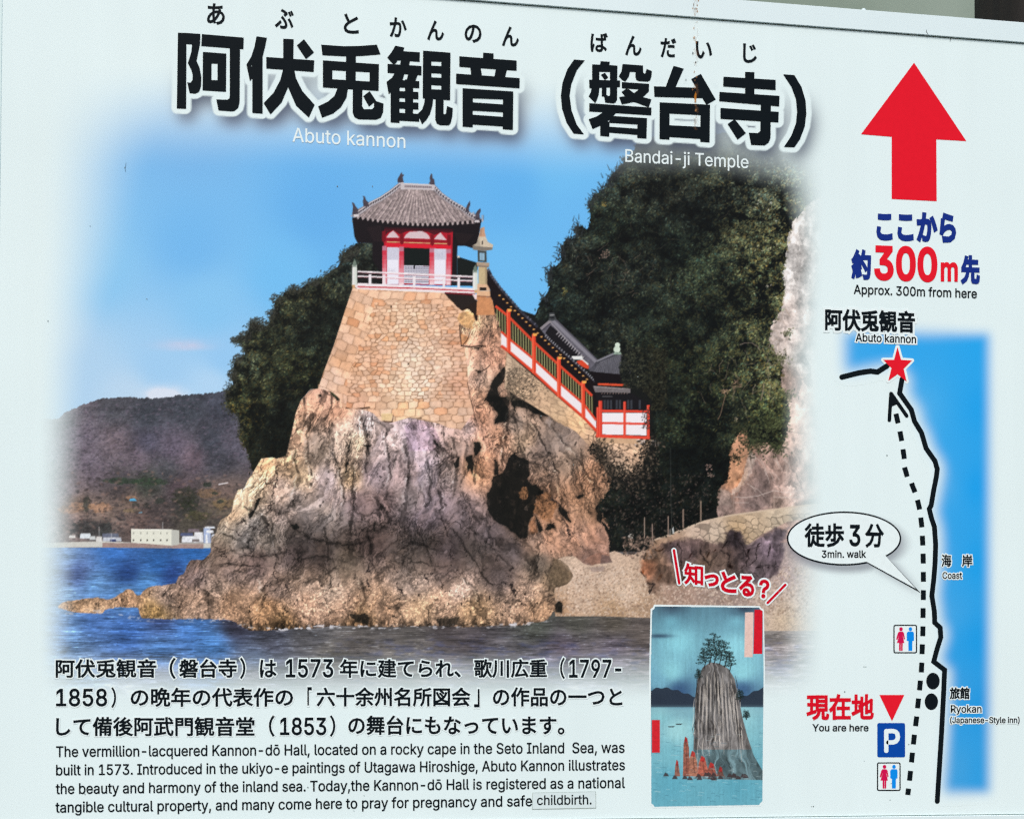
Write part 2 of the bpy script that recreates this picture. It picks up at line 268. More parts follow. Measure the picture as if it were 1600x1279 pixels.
    for pp, cc, oo in (([(1146,684),(1162,680),(1176,690),(1174,712),(1160,736),(1150,752),(1142,756),(1137,742),(1139,712)], (190,146,116), .6), ([(1175,700),(1182,716),(1172,742),(1150,770),(1140,774),(1160,744)], (190,178,168), .5), ([(1180,720),(1200,740),(1206,790),(1160,795),(1150,775)], (128,112,108), .55), ([(1126,760),(1140,765),(1142,792),(1124,790)], (176,156,146), .6)):
        cv.blend(rough(cv, cv.full(pp), 4)*oo, np.clip(np.asarray(cc)*(1+.5*(r1-.62)+.35*r2+.2*fine)[...,None], 20, 240))
    for i in range(46):
        x, y = 1165+rs.rand()*85, 690+rs.rand()*70; a = .9+rs.randn()*.35; L = 8+rs.rand()*22
        cv.stroke([(x,y),(x+L*.55*math.cos(a),y+L*.5*math.sin(a)),(x+L*math.cos(a+.1),y+L*math.sin(a+.2))], .8, (228,214,204) if rs.rand() < .5 else (84,72,68), .6)
    # ---- beach and lower right shore
    bp = [(860,868),(898,862),(930,872),(960,860),(975,866),(990,866),(1004,860),(1060,846),(1200,846),(1290,850),(1290,985),(1190,985),(1190,962),(1020,965),(940,962),(868,962),(862,930)]
    bm = cv.full(bp)
    f = cfield(cv, [(900,900,206,182,162),(940,890,202,178,158),(980,930,212,188,166),(900,940,204,178,156),(880,950,186,150,118),(960,955,176,146,116),(1000,950,178,150,124),(1060,920,168,142,128),(1120,925,158,138,128),(1200,930,190,172,160),(1230,960,200,180,156),(1230,900,182,164,160),(1260,940,210,198,186),(1160,900,120,104,104)], 3)
    sp = fbm(X/2.4, Y/1.9, 110, 2, .8); f = f*(1+.18*sp+.08*mid)[...,None]
    cv.blend(bm, np.clip(f, 20, 250), BEACH)
    n = 2600; xs = 864+rs.rand(n)*400; ys = 885+rs.rand(n)*78
    c = np.where(rs.rand(n,1) < .45, [[150,124,106]], [[226,206,188]])*(.85+.25*rs.rand(n,1))
    splat(cv, xs, ys, .8+rs.rand(n)*1.3, .6+rs.rand(n)*.8, rs.rand(n)*3, c, .65, clip=bm)
    # retaining wall, dark shore rocks below it
    wp = [(1010,862),(1019,843),(1047,834),(1068,825),(1100,813),(1140,804),(1190,797),(1260,788),(1285,786),(1285,806),(1230,815),(1190,835),(1170,850),(1130,852),(1080,846),(1040,850),(1020,872)]
    f = cfield(cv, [(1020,855,150,122,100),(1050,845,172,144,122),(1090,828,196,174,156),(1120,830,190,172,154),(1150,828,192,164,130),(1180,815,196,174,148),(1220,806,200,184,162),(1270,798,214,204,192)], 3)
    cell = voronoi(X+4*fbm(X/12, Y/12, 121, 2), Y+3*fbm(X/10, Y/10, 122, 2), 13, 9, 120, .8, ang=.5, p=2.6)
    f = f*(.9+.2*cell[1]+.1*fine)[...,None]*(1-.3*sstep(.9, .1, cell[0])*(X > 1085)*(Y > 817-(X-1100)*.1))[...,None]
    cv.blend(cv.full(wp), np.clip(f, 20, 250), PATHW)
    cv.stroke([(1019,844),(1047,835),(1068,826),(1100,814),(1140,805),(1190,798),(1260,789),(1285,787)], 2.6, (206,186,164), .8)
    dk = [(1000,870),(1012,858),(1024,852),(1046,846),(1062,842),(1090,842),(1110,846),(1128,846),(1134,832),(1143,826),(1158,834),(1168,852),(1180,846),(1192,838),(1212,824),(1232,826),(1224,850),(1226,870),(1214,900),(1180,912),(1150,905),(1120,918),(1085,912),(1050,915),(1034,912),(1026,930),(1018,924),(1010,900),(1000,895)]
    f = cfield(cv, [(1010,868,150,118,94),(1006,890,176,118,88),(1012,885,180,120,90),(1030,870,128,104,86),(1035,895,108,88,76),(1050,862,88,74,78),(1080,865,108,90,90),(1100,880,112,92,78),(1080,895,100,84,76),(1130,880,112,94,84),(1150,845,46,40,44),(1160,870,84,72,74),(1140,865,66,54,50),(1200,860,112,98,108),(1185,890,104,92,96),(1215,840,128,114,122),(1120,905,116,100,96),(1020,915,92,76,66)], 3)
    q = ridged(X/20+.8*fbm(X/18, Y/18, 130), Y/26, 131, 4); f = f*(1+.75*(q-.62)+.3*fbm(X/5, Y/7, 135, 3)+.12*fine)[...,None]
    f = f-(sstep(.86, .97, ridged(X/22+Y/50, Y/30, 137, 2))*58)[...,None]
    edge = rough(cv, blur(cv.full(dk), 1), 5)
    cv.blend(edge, np.clip(f, 10, 240), CLIFF)
    CK = np.zeros((cv.h, cv.w), np.float32)
    for p in ([(1148,832),(1158,846),(1166,866),(1168,884)],[(1128,858),(1140,872),(1134,884)],[(1014,905),(1022,912),(1016,926)],[(1000,892),(1010,902)],[(1096,862),(1104,880)],[(1060,850),(1068,868),(1064,886)],[(1186,850),(1176,880)],[(1206,846),(1200,870)]):
        for q in stroke_quads(p, 2.4):
            k, b = cv.poly_mask(q)
            if k is not None: v = CK[b[0]:b[1], b[2]:b[3]]; np.maximum(v, k, out=v)
    cv.blend(rough(cv, CK, 5)*.8, (30,24,24))
    e2 = voronoi(X+6*fbm(X/12, Y/12, 125, 3), Y+6*fbm(X/12, Y/12, 126, 3), 15, 20, 127, .9, p=2.0)
    cv.rgb *= (1+edge*(.34*(e2[1]-.5)-.30*sstep(1.0, .1, e2[0])*sstep(.4, .7, vnoise(X/14, Y/14, 128))+.22*fbm(X/5, Y/8, 129, 3)))[...,None]
    # ---- the big rock
    rm = cv.full(ROCK_P)
    rm = np.clip(rm+.0, 0, 1)
    rm = np.where(X > 850, rough(cv, rm, 2.2), rm); wob = blur(rm, 1); rm = np.where(Y > 860, sstep(.3, .7, wob+.22*fbm(X/4, Y/4, 139, 3)), rm)
    f = cfield(cv, ROCK_C, 3.6); f[..., 2] = np.minimum(f[..., 2], f[..., 0]*.94); f *= (1+.16*sstep(480, 420, X)*sstep(870, 820, Y))[...,None]
    th = np.interp(X, [330,440,560,640,700,800,900,960], [.5,.4,.2,.08,.0,-.35,-.5,-.3]).astype(np.float32)
    U = X+np.clip(Y-720, -130, 170)*th; V = Y+.12*X
    wx = fbm(X/55, Y/55, 140, 3); wy = fbm(X/55, Y/55, 145, 3)
    U2 = U+26*wx; V2 = V+26*wy
    h = 1.1*ridged(U2/46, V2/120, 150, 5, .6)+.8*fbm(U2/18, V2/40, 155, 4, .6)*.5+.3*fbm(X/6, Y/6, 158, 3, .7)
    gx = np.gradient(blur(h, 1), axis=1); gy = np.gradient(blur(h, 1), axis=0)
    sh = np.clip((gx*1.0-gy*.15)*-4.2-gy*1.6, -1, 1)
    low = sstep(860, 930, Y)
    lum = 1+.50*sh*(1-.45*low)+.16*(h-h.mean())+.13*fine+.09*mid
    wxf = fbm(X/9, Y/9, 147, 3, .6); wyf = fbm(X/9, Y/9, 148, 3, .6)
    UU = U2+7*wxf; VV = V2+7*wyf
    d1, a1, b1 = voronoi(UU, VV, 30, 74, 301, .9, p=2.0)
    d2, a2, b2 = voronoi(UU*1.0+.25*VV, VV, 13, 26, 302, .95, p=2.0)
    d3, a3, b3 = voronoi(UU+3*wyf, VV-.2*UU, 6.2, 10, 303, .95, p=2.0)
    flat = sstep(.2, .7, vnoise(X/70, Y/60, 304))
    lum = lum+.22*(a1-.5)+(.22+.16*flat)*(a2-.5)+.16*(a3-.5)+.10*fbm(X/2.2, Y/2.2, 305, 2, .9)
    ek = (.25+.75*sstep(.42, .8, vnoise(X/26, Y/34, 306)))
    lum = lum*(1-.42*sstep(1.5, .2, d1)*ek)*(1-.46*sstep(1.1, .1, d2)*ek*(.4+.6*vnoise(X/8, Y/8, 307)))*(1-.30*sstep(.9, .1, d3)*sstep(.45, .7, vnoise(X/18, Y/18, 308)))
    d4, a4, b4 = voronoi(UU*1.1+2*wyf, VV-.1*UU, 5.2, 17, 311, .95, p=2.0); lum = lum+.16*(a4-.5)*(1-.5*low); lum = lum*(1-.42*sstep(.8, .05, d4)*sstep(.48, .68, vnoise(X/22, Y/30, 312))*(1-.4*low))
    pk = sstep(.5, .72, fbm(X/5, Y/7, 309, 3, .7)+.35*(a2-.5)); lum = lum*(1-.55*pk)
    lum = np.where(lum > 1, 1+(lum-1)*.8, lum)
    vein = sstep(.93, .99, ridged(U2/40+9+.2*wxf, V2/95+4, 172, 2, .5))*sstep(.4, .7, vnoise(X/60, Y/60, 175))*(1-low)
    f = f*np.clip(lum*np.interp(Y, [640,780,830,880,910,960], [1.15,1.13,1.08,1.10,1.2,1.26])+.04, .14, 1.42)[...,None]
    f = f*(1-.45*vein[...,None])+np.array([210,196,192], np.float32)*.45*vein[...,None]
    hue = (.5*fbm(X/20, Y/26, 178, 4)+.5*(b2-.5)+.3*(b1-.5))[...,None]*(1-.3*low[...,None]); f = f*(1+hue*np.array([.07,.01,-.07]))
    g = f.mean(2, keepdims=True); f = (f*.76+g*.24*np.array([1.04,.99,.955]))*np.array([1.02,.995,.985]); f = f*.86+f.mean(2, keepdims=True)*.14
    band = np.exp(-((Y-842-.05*(X-560))/34)**2)*sstep(380, 450, X)*sstep(850, 780, X); f = f*(1-.22*band)[...,None]*(1-.10*sstep(780, 850, Y)*sstep(900, 860, Y))[...,None]
    f = f*(1+.10*sstep(800, 700, Y)*sstep(790, 740, X))[...,None]
    # barnacled band: speckle
    spk = low*sstep(-.1, .5, fbm(X/2.6, Y/2.4, 180, 2, .9)); f = f*(1+(spk*.30-.15*low))[...,None]
    pit = low*sstep(.42, .62, fbm(X/5, Y/6.5, 183, 3, .7)); f = f*(1-.62*pit)[...,None]
    wet = sstep(955, 982, Y-6*fbm(X/14, Y*0+1, 186, 3))*(X > 210); f = f*(1-.62*wet*sstep(-.45, .2, fbm(X/4, Y/9, 188, 3)))[...,None]
    cv.blend(rm, np.clip(f, 8, 250), ROCK)
    DARK = (14,16,15); CR = np.zeros((cv.h, cv.w), np.float32)
    def crack_line(p, w, op):
        for q in stroke_quads(p, w*1.25):
            k, b = cv.poly_mask(q)
            if k is not None: v = CR[b[0]:b[1], b[2]:b[3]]; np.maximum(v, k*op, out=v)
    P = lambda *p: Z(620, 620, 5, *p)
    def dark(pts, op=.96, jit=.2, col=DARK):
        m = rough(cv, cv.full(pts), 5*jit+.9); m = np.maximum(.94*m, .55*blur(m, 1))
        cv.blend(np.clip(blur(m, 3)*.45, 0, .4)*op, (62,44,34)); cv.blend(m*op*(1-.16*sstep(.1, .5, fbm(X/6, Y/8, 193, 3))), col)
    # the cave
    dark(P((880,470),(920,430),(935,455),(960,470),(1000,480),(1035,500),(1030,560),(1040,610),(1020,640),(1060,690),(1090,680),(1110,720),(1140,730),(1135,770),(1085,800),(1080,870),(1060,930),(1040,960),(1025,1010),(1022,1095),(985,1110),(950,1095),(930,1070),(890,1050),(860,1010),(800,990),(760,960),(720,900),(702,830),(708,770),(740,700),(752,620),(790,610),(830,590),(850,540)), jit=.06)
    for pts, c in [(P((945,770),(960,720),(1000,710),(1030,730),(1020,770),(980,790)),(166,118,82)),(P((1020,640),(1050,600),(1085,620),(1080,660),(1040,660)),(120,96,82)),(P((935,515),(950,508),(955,530),(940,532)),(110,104,100)),(P((1005,850),(1025,840),(1030,880),(1010,890)),(92,80,72)),(P((1035,1000),(1065,940),(1110,1010),(1105,1070),(1040,1075)),(176,124,90)),(P((1080,870),(1100,790),(1150,740),(1200,760),(1240,860),(1200,960),(1130,960),(1070,900)),(172,122,86))]:
        cv.blend(rough(cv, cv.full(pts), 6)*.85, np.clip(np.asarray(c)*(lum*.9+.25*fine)[...,None], 8, 250))
    for p, jt in [(P((700,0),(880,0),(880,60),(830,130),(870,200),(850,190),(800,190),(770,215),(765,180),(800,130),(750,80),(720,60)),.3),(P((605,350),(640,352),(665,385),(640,440),(612,462),(600,420)),.2),(P((440,520),(490,460),(485,530),(460,545)),.3),(P((540,470),(590,450),(605,520),(590,610),(570,560),(545,590),(550,530)),.2),(P((1060,70),(1130,110),(1200,145),(1170,150),(1100,130),(1065,95)),.3),(P((1075,930),(1110,960),(1130,1000),(1150,1040),(1120,1060),(1105,1010)),.3),(P((1165,1040),(1190,990),(1240,980),(1235,1015),(1180,1050)),.3),(P((1390,770),(1460,755),(1450,780),(1410,795)),.3),(P((1250,830),(1290,850),(1330,900),(1365,960),(1350,990),(1300,930),(1260,880)),.35),(P((755,490),(775,485),(790,560),(800,620),(760,610)),.2),(P((1560,860),(1600,800),(1600,1000),(1560,960)),.4),(P((280,330),(310,340),(350,395),(320,390)),.4)]:
        dark(p, jit=jt)
    # boulder edges on the lee of the tower
    Q = lambda *p: Z(740, 420, 5, *p)
    dark(Q((80,1030),(140,900),(180,830),(240,760),(255,800),(240,880),(190,930),(210,1000),(270,1090),(280,1150),(250,1200),(170,1210),(190,1120),(150,1060)), jit=.35)
    dark(Q((270,950),(330,1000),(430,1050),(520,1100),(590,1150),(500,1140),(400,1080),(320,1080),(350,1180),(300,1080)), jit=.35)
    dark(Q((0,620),(50,610),(80,600),(40,630)), jit=.3); dark(Q((20,790),(60,800),(30,815)), jit=.3)
    # clefts on the left shoulder
    L = lambda *p: Z(320, 580, 5, *p)
    for p in [L((345,1110),(395,1070),(400,1010),(440,985),(435,1030),(400,1080),(370,1130),(345,1145)), L((1090,800),(1110,720),(1135,670),(1125,730),(1100,800)), L((1230,565),(1270,580),(1300,570),(1280,620),(1250,590)), L((295,1140),(330,1165),(325,1175),(300,1160)), L((1130,550),(1140,560),(1135,630),(1120,630)), L((890,175),(915,180),(910,200),(890,195)), L((1320,1160),(1335,1180),(1335,1240),(1310,1279),(1325,1220)), L((675,1190),(720,1180),(740,1220),(700,1240),(680,1220))]: dark(p, jit=.3)
    for p, w in [(L((575,740),(560,830),(540,940),(515,1020),(500,1110)),1.5),(L((905,190),(935,260),(945,300)),1.2),(L((945,310),(950,400),(985,500),(990,640),(1010,740)),1.3),(L((450,690),(445,740),(430,780)),1.0),(L((550,1060),(570,1140),(580,1160),(545,1190)),1.6),(L((500,1170),(490,1270)),1.4),(L((155,1180),(220,1230),(280,1279)),1.2),(L((310,1170),(400,1220),(470,1275)),1.4),(L((1170,720),(1180,900),(1165,1100),(1160,1279)),1.1),(L((180,1140),(240,1190),(330,1170)),1.2),(L((1060,820),(1120,880),(1170,950)),1.1)]:
        pj = [(x+rs.randn()*.8, y+rs.randn()*.8) for x, y in p]; crack_line(pj, w, .8)
    M = lambda *p: Z(320, 780, 5, *p)
    for p, w in [(M((1320,160),(1325,250),(1310,320),(1270,440),(1300,480)),2.0),(M((550,600),(575,700),(600,750)),1.8),(M((540,480),(550,600)),1.6),(M((1270,540),(1290,590)),2.4),(M((1270,630),(1275,700)),2.4),(M((1460,540),(1520,560)),1.4),(M((1480,690),(1560,690),(1545,760)),2),(M((650,600),(640,700)),1.4),(M((80,360),(140,420),(180,470)),1.3),(M((540,350),(535,420),(560,470)),1.6),(P((340,920),(380,1030),(420,1170),(440,1270)),1.6),(P((440,960),(500,1030),(580,1150),(660,1260)),1.8),(Z(620,780,5,(890,500),(905,620),(900,740),(890,870)),3.4),(Z(620,780,5,(30,680),(50,730),(70,765)),2.6),(Z(620,780,5,(190,560),(240,640),(230,740)),1.5),(Z(620,780,5,(480,450),(560,430),(650,470)),1.3),(P((760,60),(780,300),(760,480)),1.2),(P((1200,760),(1260,860),(1310,1000),(1360,1090)),2.0),(P((1480,540),(1440,700)),1.2),(P((300,300),(330,520),(370,740),(375,860)),1.3),(P((1150,720),(1210,820)),1.3)]:
        pj = []
        for (ax, ay), (bx, by) in zip(p[:-1], p[1:]):
            for t in (0, .33, .66): pj.append((ax+(bx-ax)*t+rs.randn()*.9, ay+(by-ay)*t+rs.randn()*.9))
        pj.append(p[-1]); crack_line(pj, w, .9)
    dark(Z(620,780,5,(1235,820),(1260,795),(1295,820),(1290,890),(1240,885)), jit=.35); dark(M((1140,890),(1200,900),(1250,890),(1290,930),(1260,970),(1170,965)), .8, .5); dark(Z(620,780,5,(300,940),(380,920),(480,920),(490,985),(330,985)), .7, .55)
    cv.blend(rough(cv, CR, 6)*sstep(-.45, .15, fbm(X/11, Y/11, 195, 3)), (38,32,32))
    LT = np.zeros((cv.h, cv.w), np.float32); DK = LT.copy()
    def ridge(p, w, M):
        for q in stroke_quads(p, w):
            k, b = cv.poly_mask(q)
            if k is not None: v = M[b[0]:b[1], b[2]:b[3]]; np.maximum(v, k, out=v)
    for p, w, o in [([(554,722),(556,779),(550,836)],2.6,-4),([(631,694),(635,731),(633,763),(629,796)],3.4,4),([(690,763),(694,779),(690,800)],3.4,-4),([(582,771),(591,792),(605,808)],3.2,5),([(517,706),(530,747),(534,787)],2.4,4),([(424,816),(420,836),(432,842)],2.2,4),([(794,641),(785,690),(777,735)],3.2,4),([(830,662),(867,731),(875,787)],2.6,4),([(859,666),(899,714),(924,755)],2.4,4),([(505,820),(511,877)],1.8,4),([(600,690),(606,730),(600,780)],2.4,5),([(566,660),(572,700),(566,740)],2.4,5),([(660,700),(668,750),(664,790)],2.2,5),([(455,700),(462,740),(456,790)],2.6,5),([(480,650),(474,700),(484,740)],2.4,5),([(700,680),(712,720),(706,770)],2.2,5),([(385,790),(405,800),(425,820)],2.4,-4),([(345,830),(370,838),(395,856)],2.2,-4),([(640,846),(668,852),(700,862)],2,-3),([(458,872),(500,868),(540,874)],2,-3),([(740,830),(770,860),(792,884)],2,4),([(720,900),(742,925),(750,950)],2.2,5),([(560,900),(566,930),(560,955)],2.2,5),([(404,905),(410,930),(402,955)],2.4,5)]:
        ridge(p, w, LT); ridge([(x+o*.9, y+abs(o)*.3) for x, y in p], w*1.5, DK)
    for p, w in [([(546,698),(540,735)],3),([(749,690),(741,755)],3.4),([(730,690),(726,730),(720,760)],3),([(879,755),(891,804)],3),([(696,812),(769,917)],3),([(721,812),(798,885)],2.6),([(647,812),(680,893)],2.8),([(574,820),(587,897)],3),([(452,820),(490,842),(534,852),(582,844)],3.4),([(635,844),(696,861)],3),([(360,860),(400,870),(452,862)],3),([(610,860),(650,878),(700,886)],2.6),([(500,880),(520,900),(516,925)],2.4),([(330,885),(372,880),(420,890)],2.4),([(800,640),(812,690),(806,720)],2.6),([(905,700),(915,740),(908,770)],2.4),([(840,760),(852,800),(872,830)],2.6),([(470,610),(478,640),(470,680)],2),([(436,722),(430,760)],2)]: ridge(p, w, DK)
    DK = np.clip(rough(cv, DK, 4)*.7+blur(DK, 2)*.5, 0, 1)*(.45+.55*sstep(-.4, .2, fbm(X/13, Y/13, 197, 3)))*rm; LT = rough(cv, LT, 4)*(.3+.7*sstep(-.3, .3, fbm(X/11, Y/11, 198, 3)))*rm
    cv.rgb *= (1-.56*DK)[...,None]; cv.blend(LT*.4, np.clip(cv.rgb*255*1.5+24, 0, 236))
    # foam along the waterline
    fo = sstep(.1, .5, fbm(X/7, Y/3, 200, 3))*np.exp(-((Y-np.interp(X, [95,160,220,300,360,400,460,520,620,780,860], [958,954,967,968,970,984,981,978,980,978,970]))/3.2)**2)*(X < 880)*(X > 100)
    cv.blend(np.clip(fo*1.5, 0, .95)*np.interp(X, [100,300,440,520,760,800,880], [.5,.5,1,.9,.5,1,.2]), (214,214,220))
    # beach boulder
    cv.fill([(864,872),(876,874),(888,884),(895,898),(893,906),(886,912),(870,916),(858,905)], (108,92,74), .7, tex=.4)
    cv.fill([(922,868),(938,862),(951,866),(956,876),(938,880),(926,882),(912,876)], (146,108,92), .7, tex=.25); cv.fill([(940,866),(952,868),(957,878),(938,881)], (104,86,84), .7, tex=.2)
    cv.fill([(920,886),(945,884),(944,892),(925,893)], (150,132,126), .6, tex=.2)
    return cv

def voronoi(X, Y, sx, sy, seed, jit=.4, ang=0, p=3.0, rowshift=.5):
    """(distance to the joint in px, cell tone 0..1, cell tone b)"""
    if ang: X, Y = X*math.cos(ang)+Y*math.sin(ang), -X*math.sin(ang)+Y*math.cos(ang)
    u = X/sx; v = Y/sy; t = np.random.RandomState(seed).rand(4, 128, 128).astype(np.float32)
    j0 = np.floor(v).astype(int)
    d1 = np.full(X.shape, 9, np.float32); d2 = d1.copy(); id1 = np.zeros(X.shape, np.float32); idb = id1.copy()
    for dj in (-1, 0, 1):
        j = j0+dj; off = (j % 2)*rowshift
        i0 = np.floor(u-off).astype(int)
        for di in (-1, 0, 1):
            i = i0+di; a, b = j & 127, i & 127
            cx = i+off+.5+jit*(t[0][a, b]-.5)*1.5; cy = j+.5+jit*(t[1][a, b]-.5)
            d = (np.abs((u-cx)*1.0)**p+np.abs(v-cy)**p)**(1/p)
            nw = d < d1
            d2 = np.where(nw, d1, np.minimum(d2, d)); id1 = np.where(nw, t[2][a, b], id1); idb = np.where(nw, t[3][a, b], idb); d1 = np.where(nw, d, d1)
    return (d2-d1)*min(sx, sy)*.5, id1, idb
def leaves(cv, mask, seed, n, tone, dark=(16,20,20), clump=26, rag=9, lab=None, hi=None):
    """a mass of leaves: dark ground, ragged rim, thousands of leaf dabs whose tone follows clumps"""
    rs = np.random.RandomState(seed); X, Y = cv.X, cv.Y
    soft = blur(mask, rag*.35*cv.sc)
    rim = fbm(X/7, Y/7, seed, 4, .7)
    m = sstep(.44, .56, soft+.62*rim*(1-np.abs(2*soft-1)))
    cl = fbm(X/clump, Y/clump, seed+3, 4, .6); hol = fbm(X/9, Y/8, seed+7, 3, .6)
    cr = voronoi(X+9*fbm(X/20, Y/20, seed+8, 3), Y+8*fbm(X/20, Y/20, seed+9, 3), clump*1.5, clump*1.25, seed, .9, p=2.0); cl = cl+.55*(sstep(0, 7, cr[0])-.6)+.45*(cr[1]-.5)
    cl = cl+.5*fbm(X/(clump*.45), Y/(clump*.4), seed+5, 3); base = np.asarray(dark, np.float32)*(1+.3*cl+.3*hol)[...,None]+tone*(.07+.20*np.clip(cl+.4*hol, -.35, .8))[...,None]
    cv.blend(m, np.clip(base, 4, 255), lab)
    ys, xs = np.nonzero(soft > .22)
    k = rs.randint(0, len(xs), n); ix, iy = xs[k], ys[k]
    px = X[iy, ix]+rs.randn(n)*1.2; py = Y[iy, ix]+rs.randn(n)*1.2
    lit = cl[iy, ix]*.9+hol[iy, ix]*.8
    keep = (m[iy, ix] > .5) & (lit+rs.randn(n)*.45 > -.25) | (rs.rand(n) < .09)
    px, py, ix, iy, lit = px[keep], py[keep], ix[keep], iy[keep], lit[keep]; n = len(px)
    c = tone[iy, ix]*np.clip(.74+.60*lit+.26*rs.randn(n), .2, 1.8)[:,None]
    c = c*(1+.10*rs.randn(n,1)*np.array([1,0,-1]))
    splat(cv, px, py, 1.0+rs.rand(n)*1.4, .55+rs.rand(n)*.6, rs.rand(n)*3.14, np.clip(c, 4, 235), .85, lab, 12)
    # few glints
    q = (rs.rand(n) < .03)*(lit > .1); 
    splat(cv, px[q], py[q], .9+rs.rand(q.sum())*.9, .5+rs.rand(q.sum())*.4, rs.rand(q.sum())*3.14, np.clip(tone[iy[q], ix[q]]*1.9+12, 0, 200), .8, None, 3)
    return m
def twigs(cv, seed, n, box, col, L=(8,26), op=.5, w=.7, ang=None):
    rs = np.random.RandomState(seed)
    for i in range(n):
        x = box[0]+rs.rand()*(box[2]-box[0]); y = box[1]+rs.rand()*(box[3]-box[1]); a = rs.rand()*6.3 if ang is None else ang+rs.randn()*.4; l = L[0]+rs.rand()*(L[1]-L[0]); p = [(x,y)]
        for k in range(4):
            a += rs.randn()*.4; x += math.cos(a)*l/4; y += math.sin(a)*l/4; p.append((x,y))
        cv.stroke(p, [w*1.3,w*1.1,w,w*.8,w*.6], col, op)

def cfield_at(f, cv, x, y):
    return f[np.clip(((y-cv.y0)*cv.sc).astype(int), 0, cv.h-1), np.clip(((x-cv.x0)*cv.sc).astype(int), 0, cv.w-1)]
def paint_photo_b(cv):
    X, Y = cv.X, cv.Y; rs = np.random.RandomState(9)
    fine = NOISE; mid = fbm(X/14, Y/14, 8, 4, .6)
    # ---- grove on the left
    tone = cfield(cv, [(540,410,62,66,64),(500,450,64,62,50),(450,480,66,64,50),(480,520,40,44,40),(420,560,60,58,44),(460,580,56,54,38),(400,620,54,50,36),(372,620,84,78,54),(375,650,100,88,58),(440,650,22,24,22),(420,690,22,22,20),(390,570,76,74,62),(520,500,26,30,28),(560,420,48,50,48),(470,470,68,64,50)], 3)
    tone = tone*np.array([1.02,1.12,1.0])*1.02
    leaves(cv, cv.full(LEFT_TREE), 21, 17000, tone, (18,24,22), 20, 10, GROVE)
    twigs(cv, 34, 30, (445,500,530,640), (92,80,66), (6,18), .4, .7)
    for x, y, r, n in [(432,466,10,60),(424,490,9,50),(404,506,14,120),(384,526,11,80),(366,531,6,24),(372,560,8,60),(362,585,8,60),(540,402,10,70),(552,392,10,80),(490,440,9,50),(460,452,10,70)]:
        a = rs.rand(n)*6.3; d = np.sqrt(rs.rand(n))*r
        c = np.array([[46,46,42]])*(.6+rs.rand(n,1)*1.0)
        splat(cv, x+d*np.cos(a), y+d*np.sin(a)*.8, 1.2+rs.rand(n)*1.2, .6+rs.rand(n)*.5, rs.rand(n)*3.14, c, .85, GROVE, 3)
    # rock in front of the grove foot, and wall
    ft = cv.full([(497,600),(505,602),(540,640),(520,760),(380,790),(372,765),(382,762),(386,752),(394,740),(400,730),(408,716),(425,714),(432,716),(440,714),(447,712),(452,690),(458,665),(462,645),(470,625),(485,608),(497,607)])
    cv.rgb[...] = cv.rgb*(1-ft[...,None])+ROCK_RGB*ft[...,None]; cv.lab[ft > .5] = ROCK
    for poly, lb in ((LEFT_TREE[2:36], GROVE),):
        for (ax, ay), (bx, by) in zip(poly[:-1], poly[1:]):
            n = 34; t = rs.rand(n); x = ax+(bx-ax)*t+rs.randn(n)*3.4; y = ay+(by-ay)*t+rs.randn(n)*3.4
            splat(cv, x, y, 1.0+rs.rand(n)*1.3, .5+rs.rand(n)*.5, rs.rand(n)*3.1, np.array([[52,54,46]])*(.5+.9*rs.rand(n,1)), .85, lb, 2)
    # ---- the tower wall
    tw = cv.full(TOWER_P)
    warp = 2.2*fbm(X/22, Y/16, 211, 3)
    sl = (X-640)*-.0  # courses
    left = np.interp(Y, [450,482,538,580,607], [551,540,522,506,497])
    qx = X-left
    bow = -np.clip(46-qx, 0, 60)*.34           # quoin courses dip to the left
    yy = Y+bow*-1+warp+(X-640)*.015
    dA, tA, tB = voronoi(X+1.2*warp, yy+warp*.4, 10.4, 6.5, 214, .5, p=4.0)
    dB, sA, sB = voronoi(qx*1.0, yy*1.0+3, 19, 12.4, 217, .26, p=5.0)
    dC, uA, uB = voronoi(X+warp, yy, 14.5, 6.0, 219, .4, p=4.0)
    dD, vA, vB = voronoi(X+warp, yy, 17, 11, 222, .32, p=4.5)
    wq = sstep(46, 38, qx+4*fbm(X/9, Y/9, 225, 2)); wt = sstep(474, 468, Y-(X-551)*.03); wb = sstep(618, 630, Y+(X-640)*-.06+8*fbm(X/30, Y/30, 226)); wr = sstep(688, 694, X+5*fbm(X/9, Y/9, 228))
    d, a, b = dA, tA, tB
    for w, (d_, a_, b_) in ((wr, (dC, uA, uB)), (wb, (dD, vA, vB)), (np.maximum(wq, wt), (dB, sA, sB))):
        k = w > .5; d = np.where(k, d_, d); a = np.where(k, a_, a); b = np.where(k, b_, b)
    f = cfield(cv, [(560,460,226,184,142),(620,462,230,190,148),(680,465,222,180,140),(545,490,224,178,132),(535,540,216,176,138),(515,590,214,182,150),(540,570,226,176,128),(570,500,230,184,138),(600,520,232,192,148),(640,500,232,200,158),(640,560,238,216,182),(660,600,238,216,184),(620,600,234,204,164),(590,560,226,180,138),(580,610,228,188,146),(560,625,224,178,140),(700,500,224,180,138),(710,540,220,172,132),(715,600,212,162,124),(690,560,232,200,164),(690,620,226,186,146),(640,640,232,202,156),(700,650,218,180,142)], 3)
    hue = (b-.5)[...,None]*np.array([24,44,60], np.float32)
    f = f*(.93+.13*a)[...,None]+hue*.36
    red = ((a*7.3+b*3.1) % 1 > .88)[...,None]; f = np.where(red, f*np.array([.99,.90,.82]), f)
    f = f*(1+.06*fine+.06*mid+.06*fbm(X/6, Y/5, 233, 3))[...,None]
    g = f.mean(2, keepdims=True); f = (f*.86+g*.14*np.array([1.02,1.0,.99]))*1.08*np.array([1.01,.99,1.03])
    f = f*(1+.05*sstep(2.5, .8, d)*-1)[...,None]
    jw = .55+.5*vnoise(X/9, Y/9, 230)
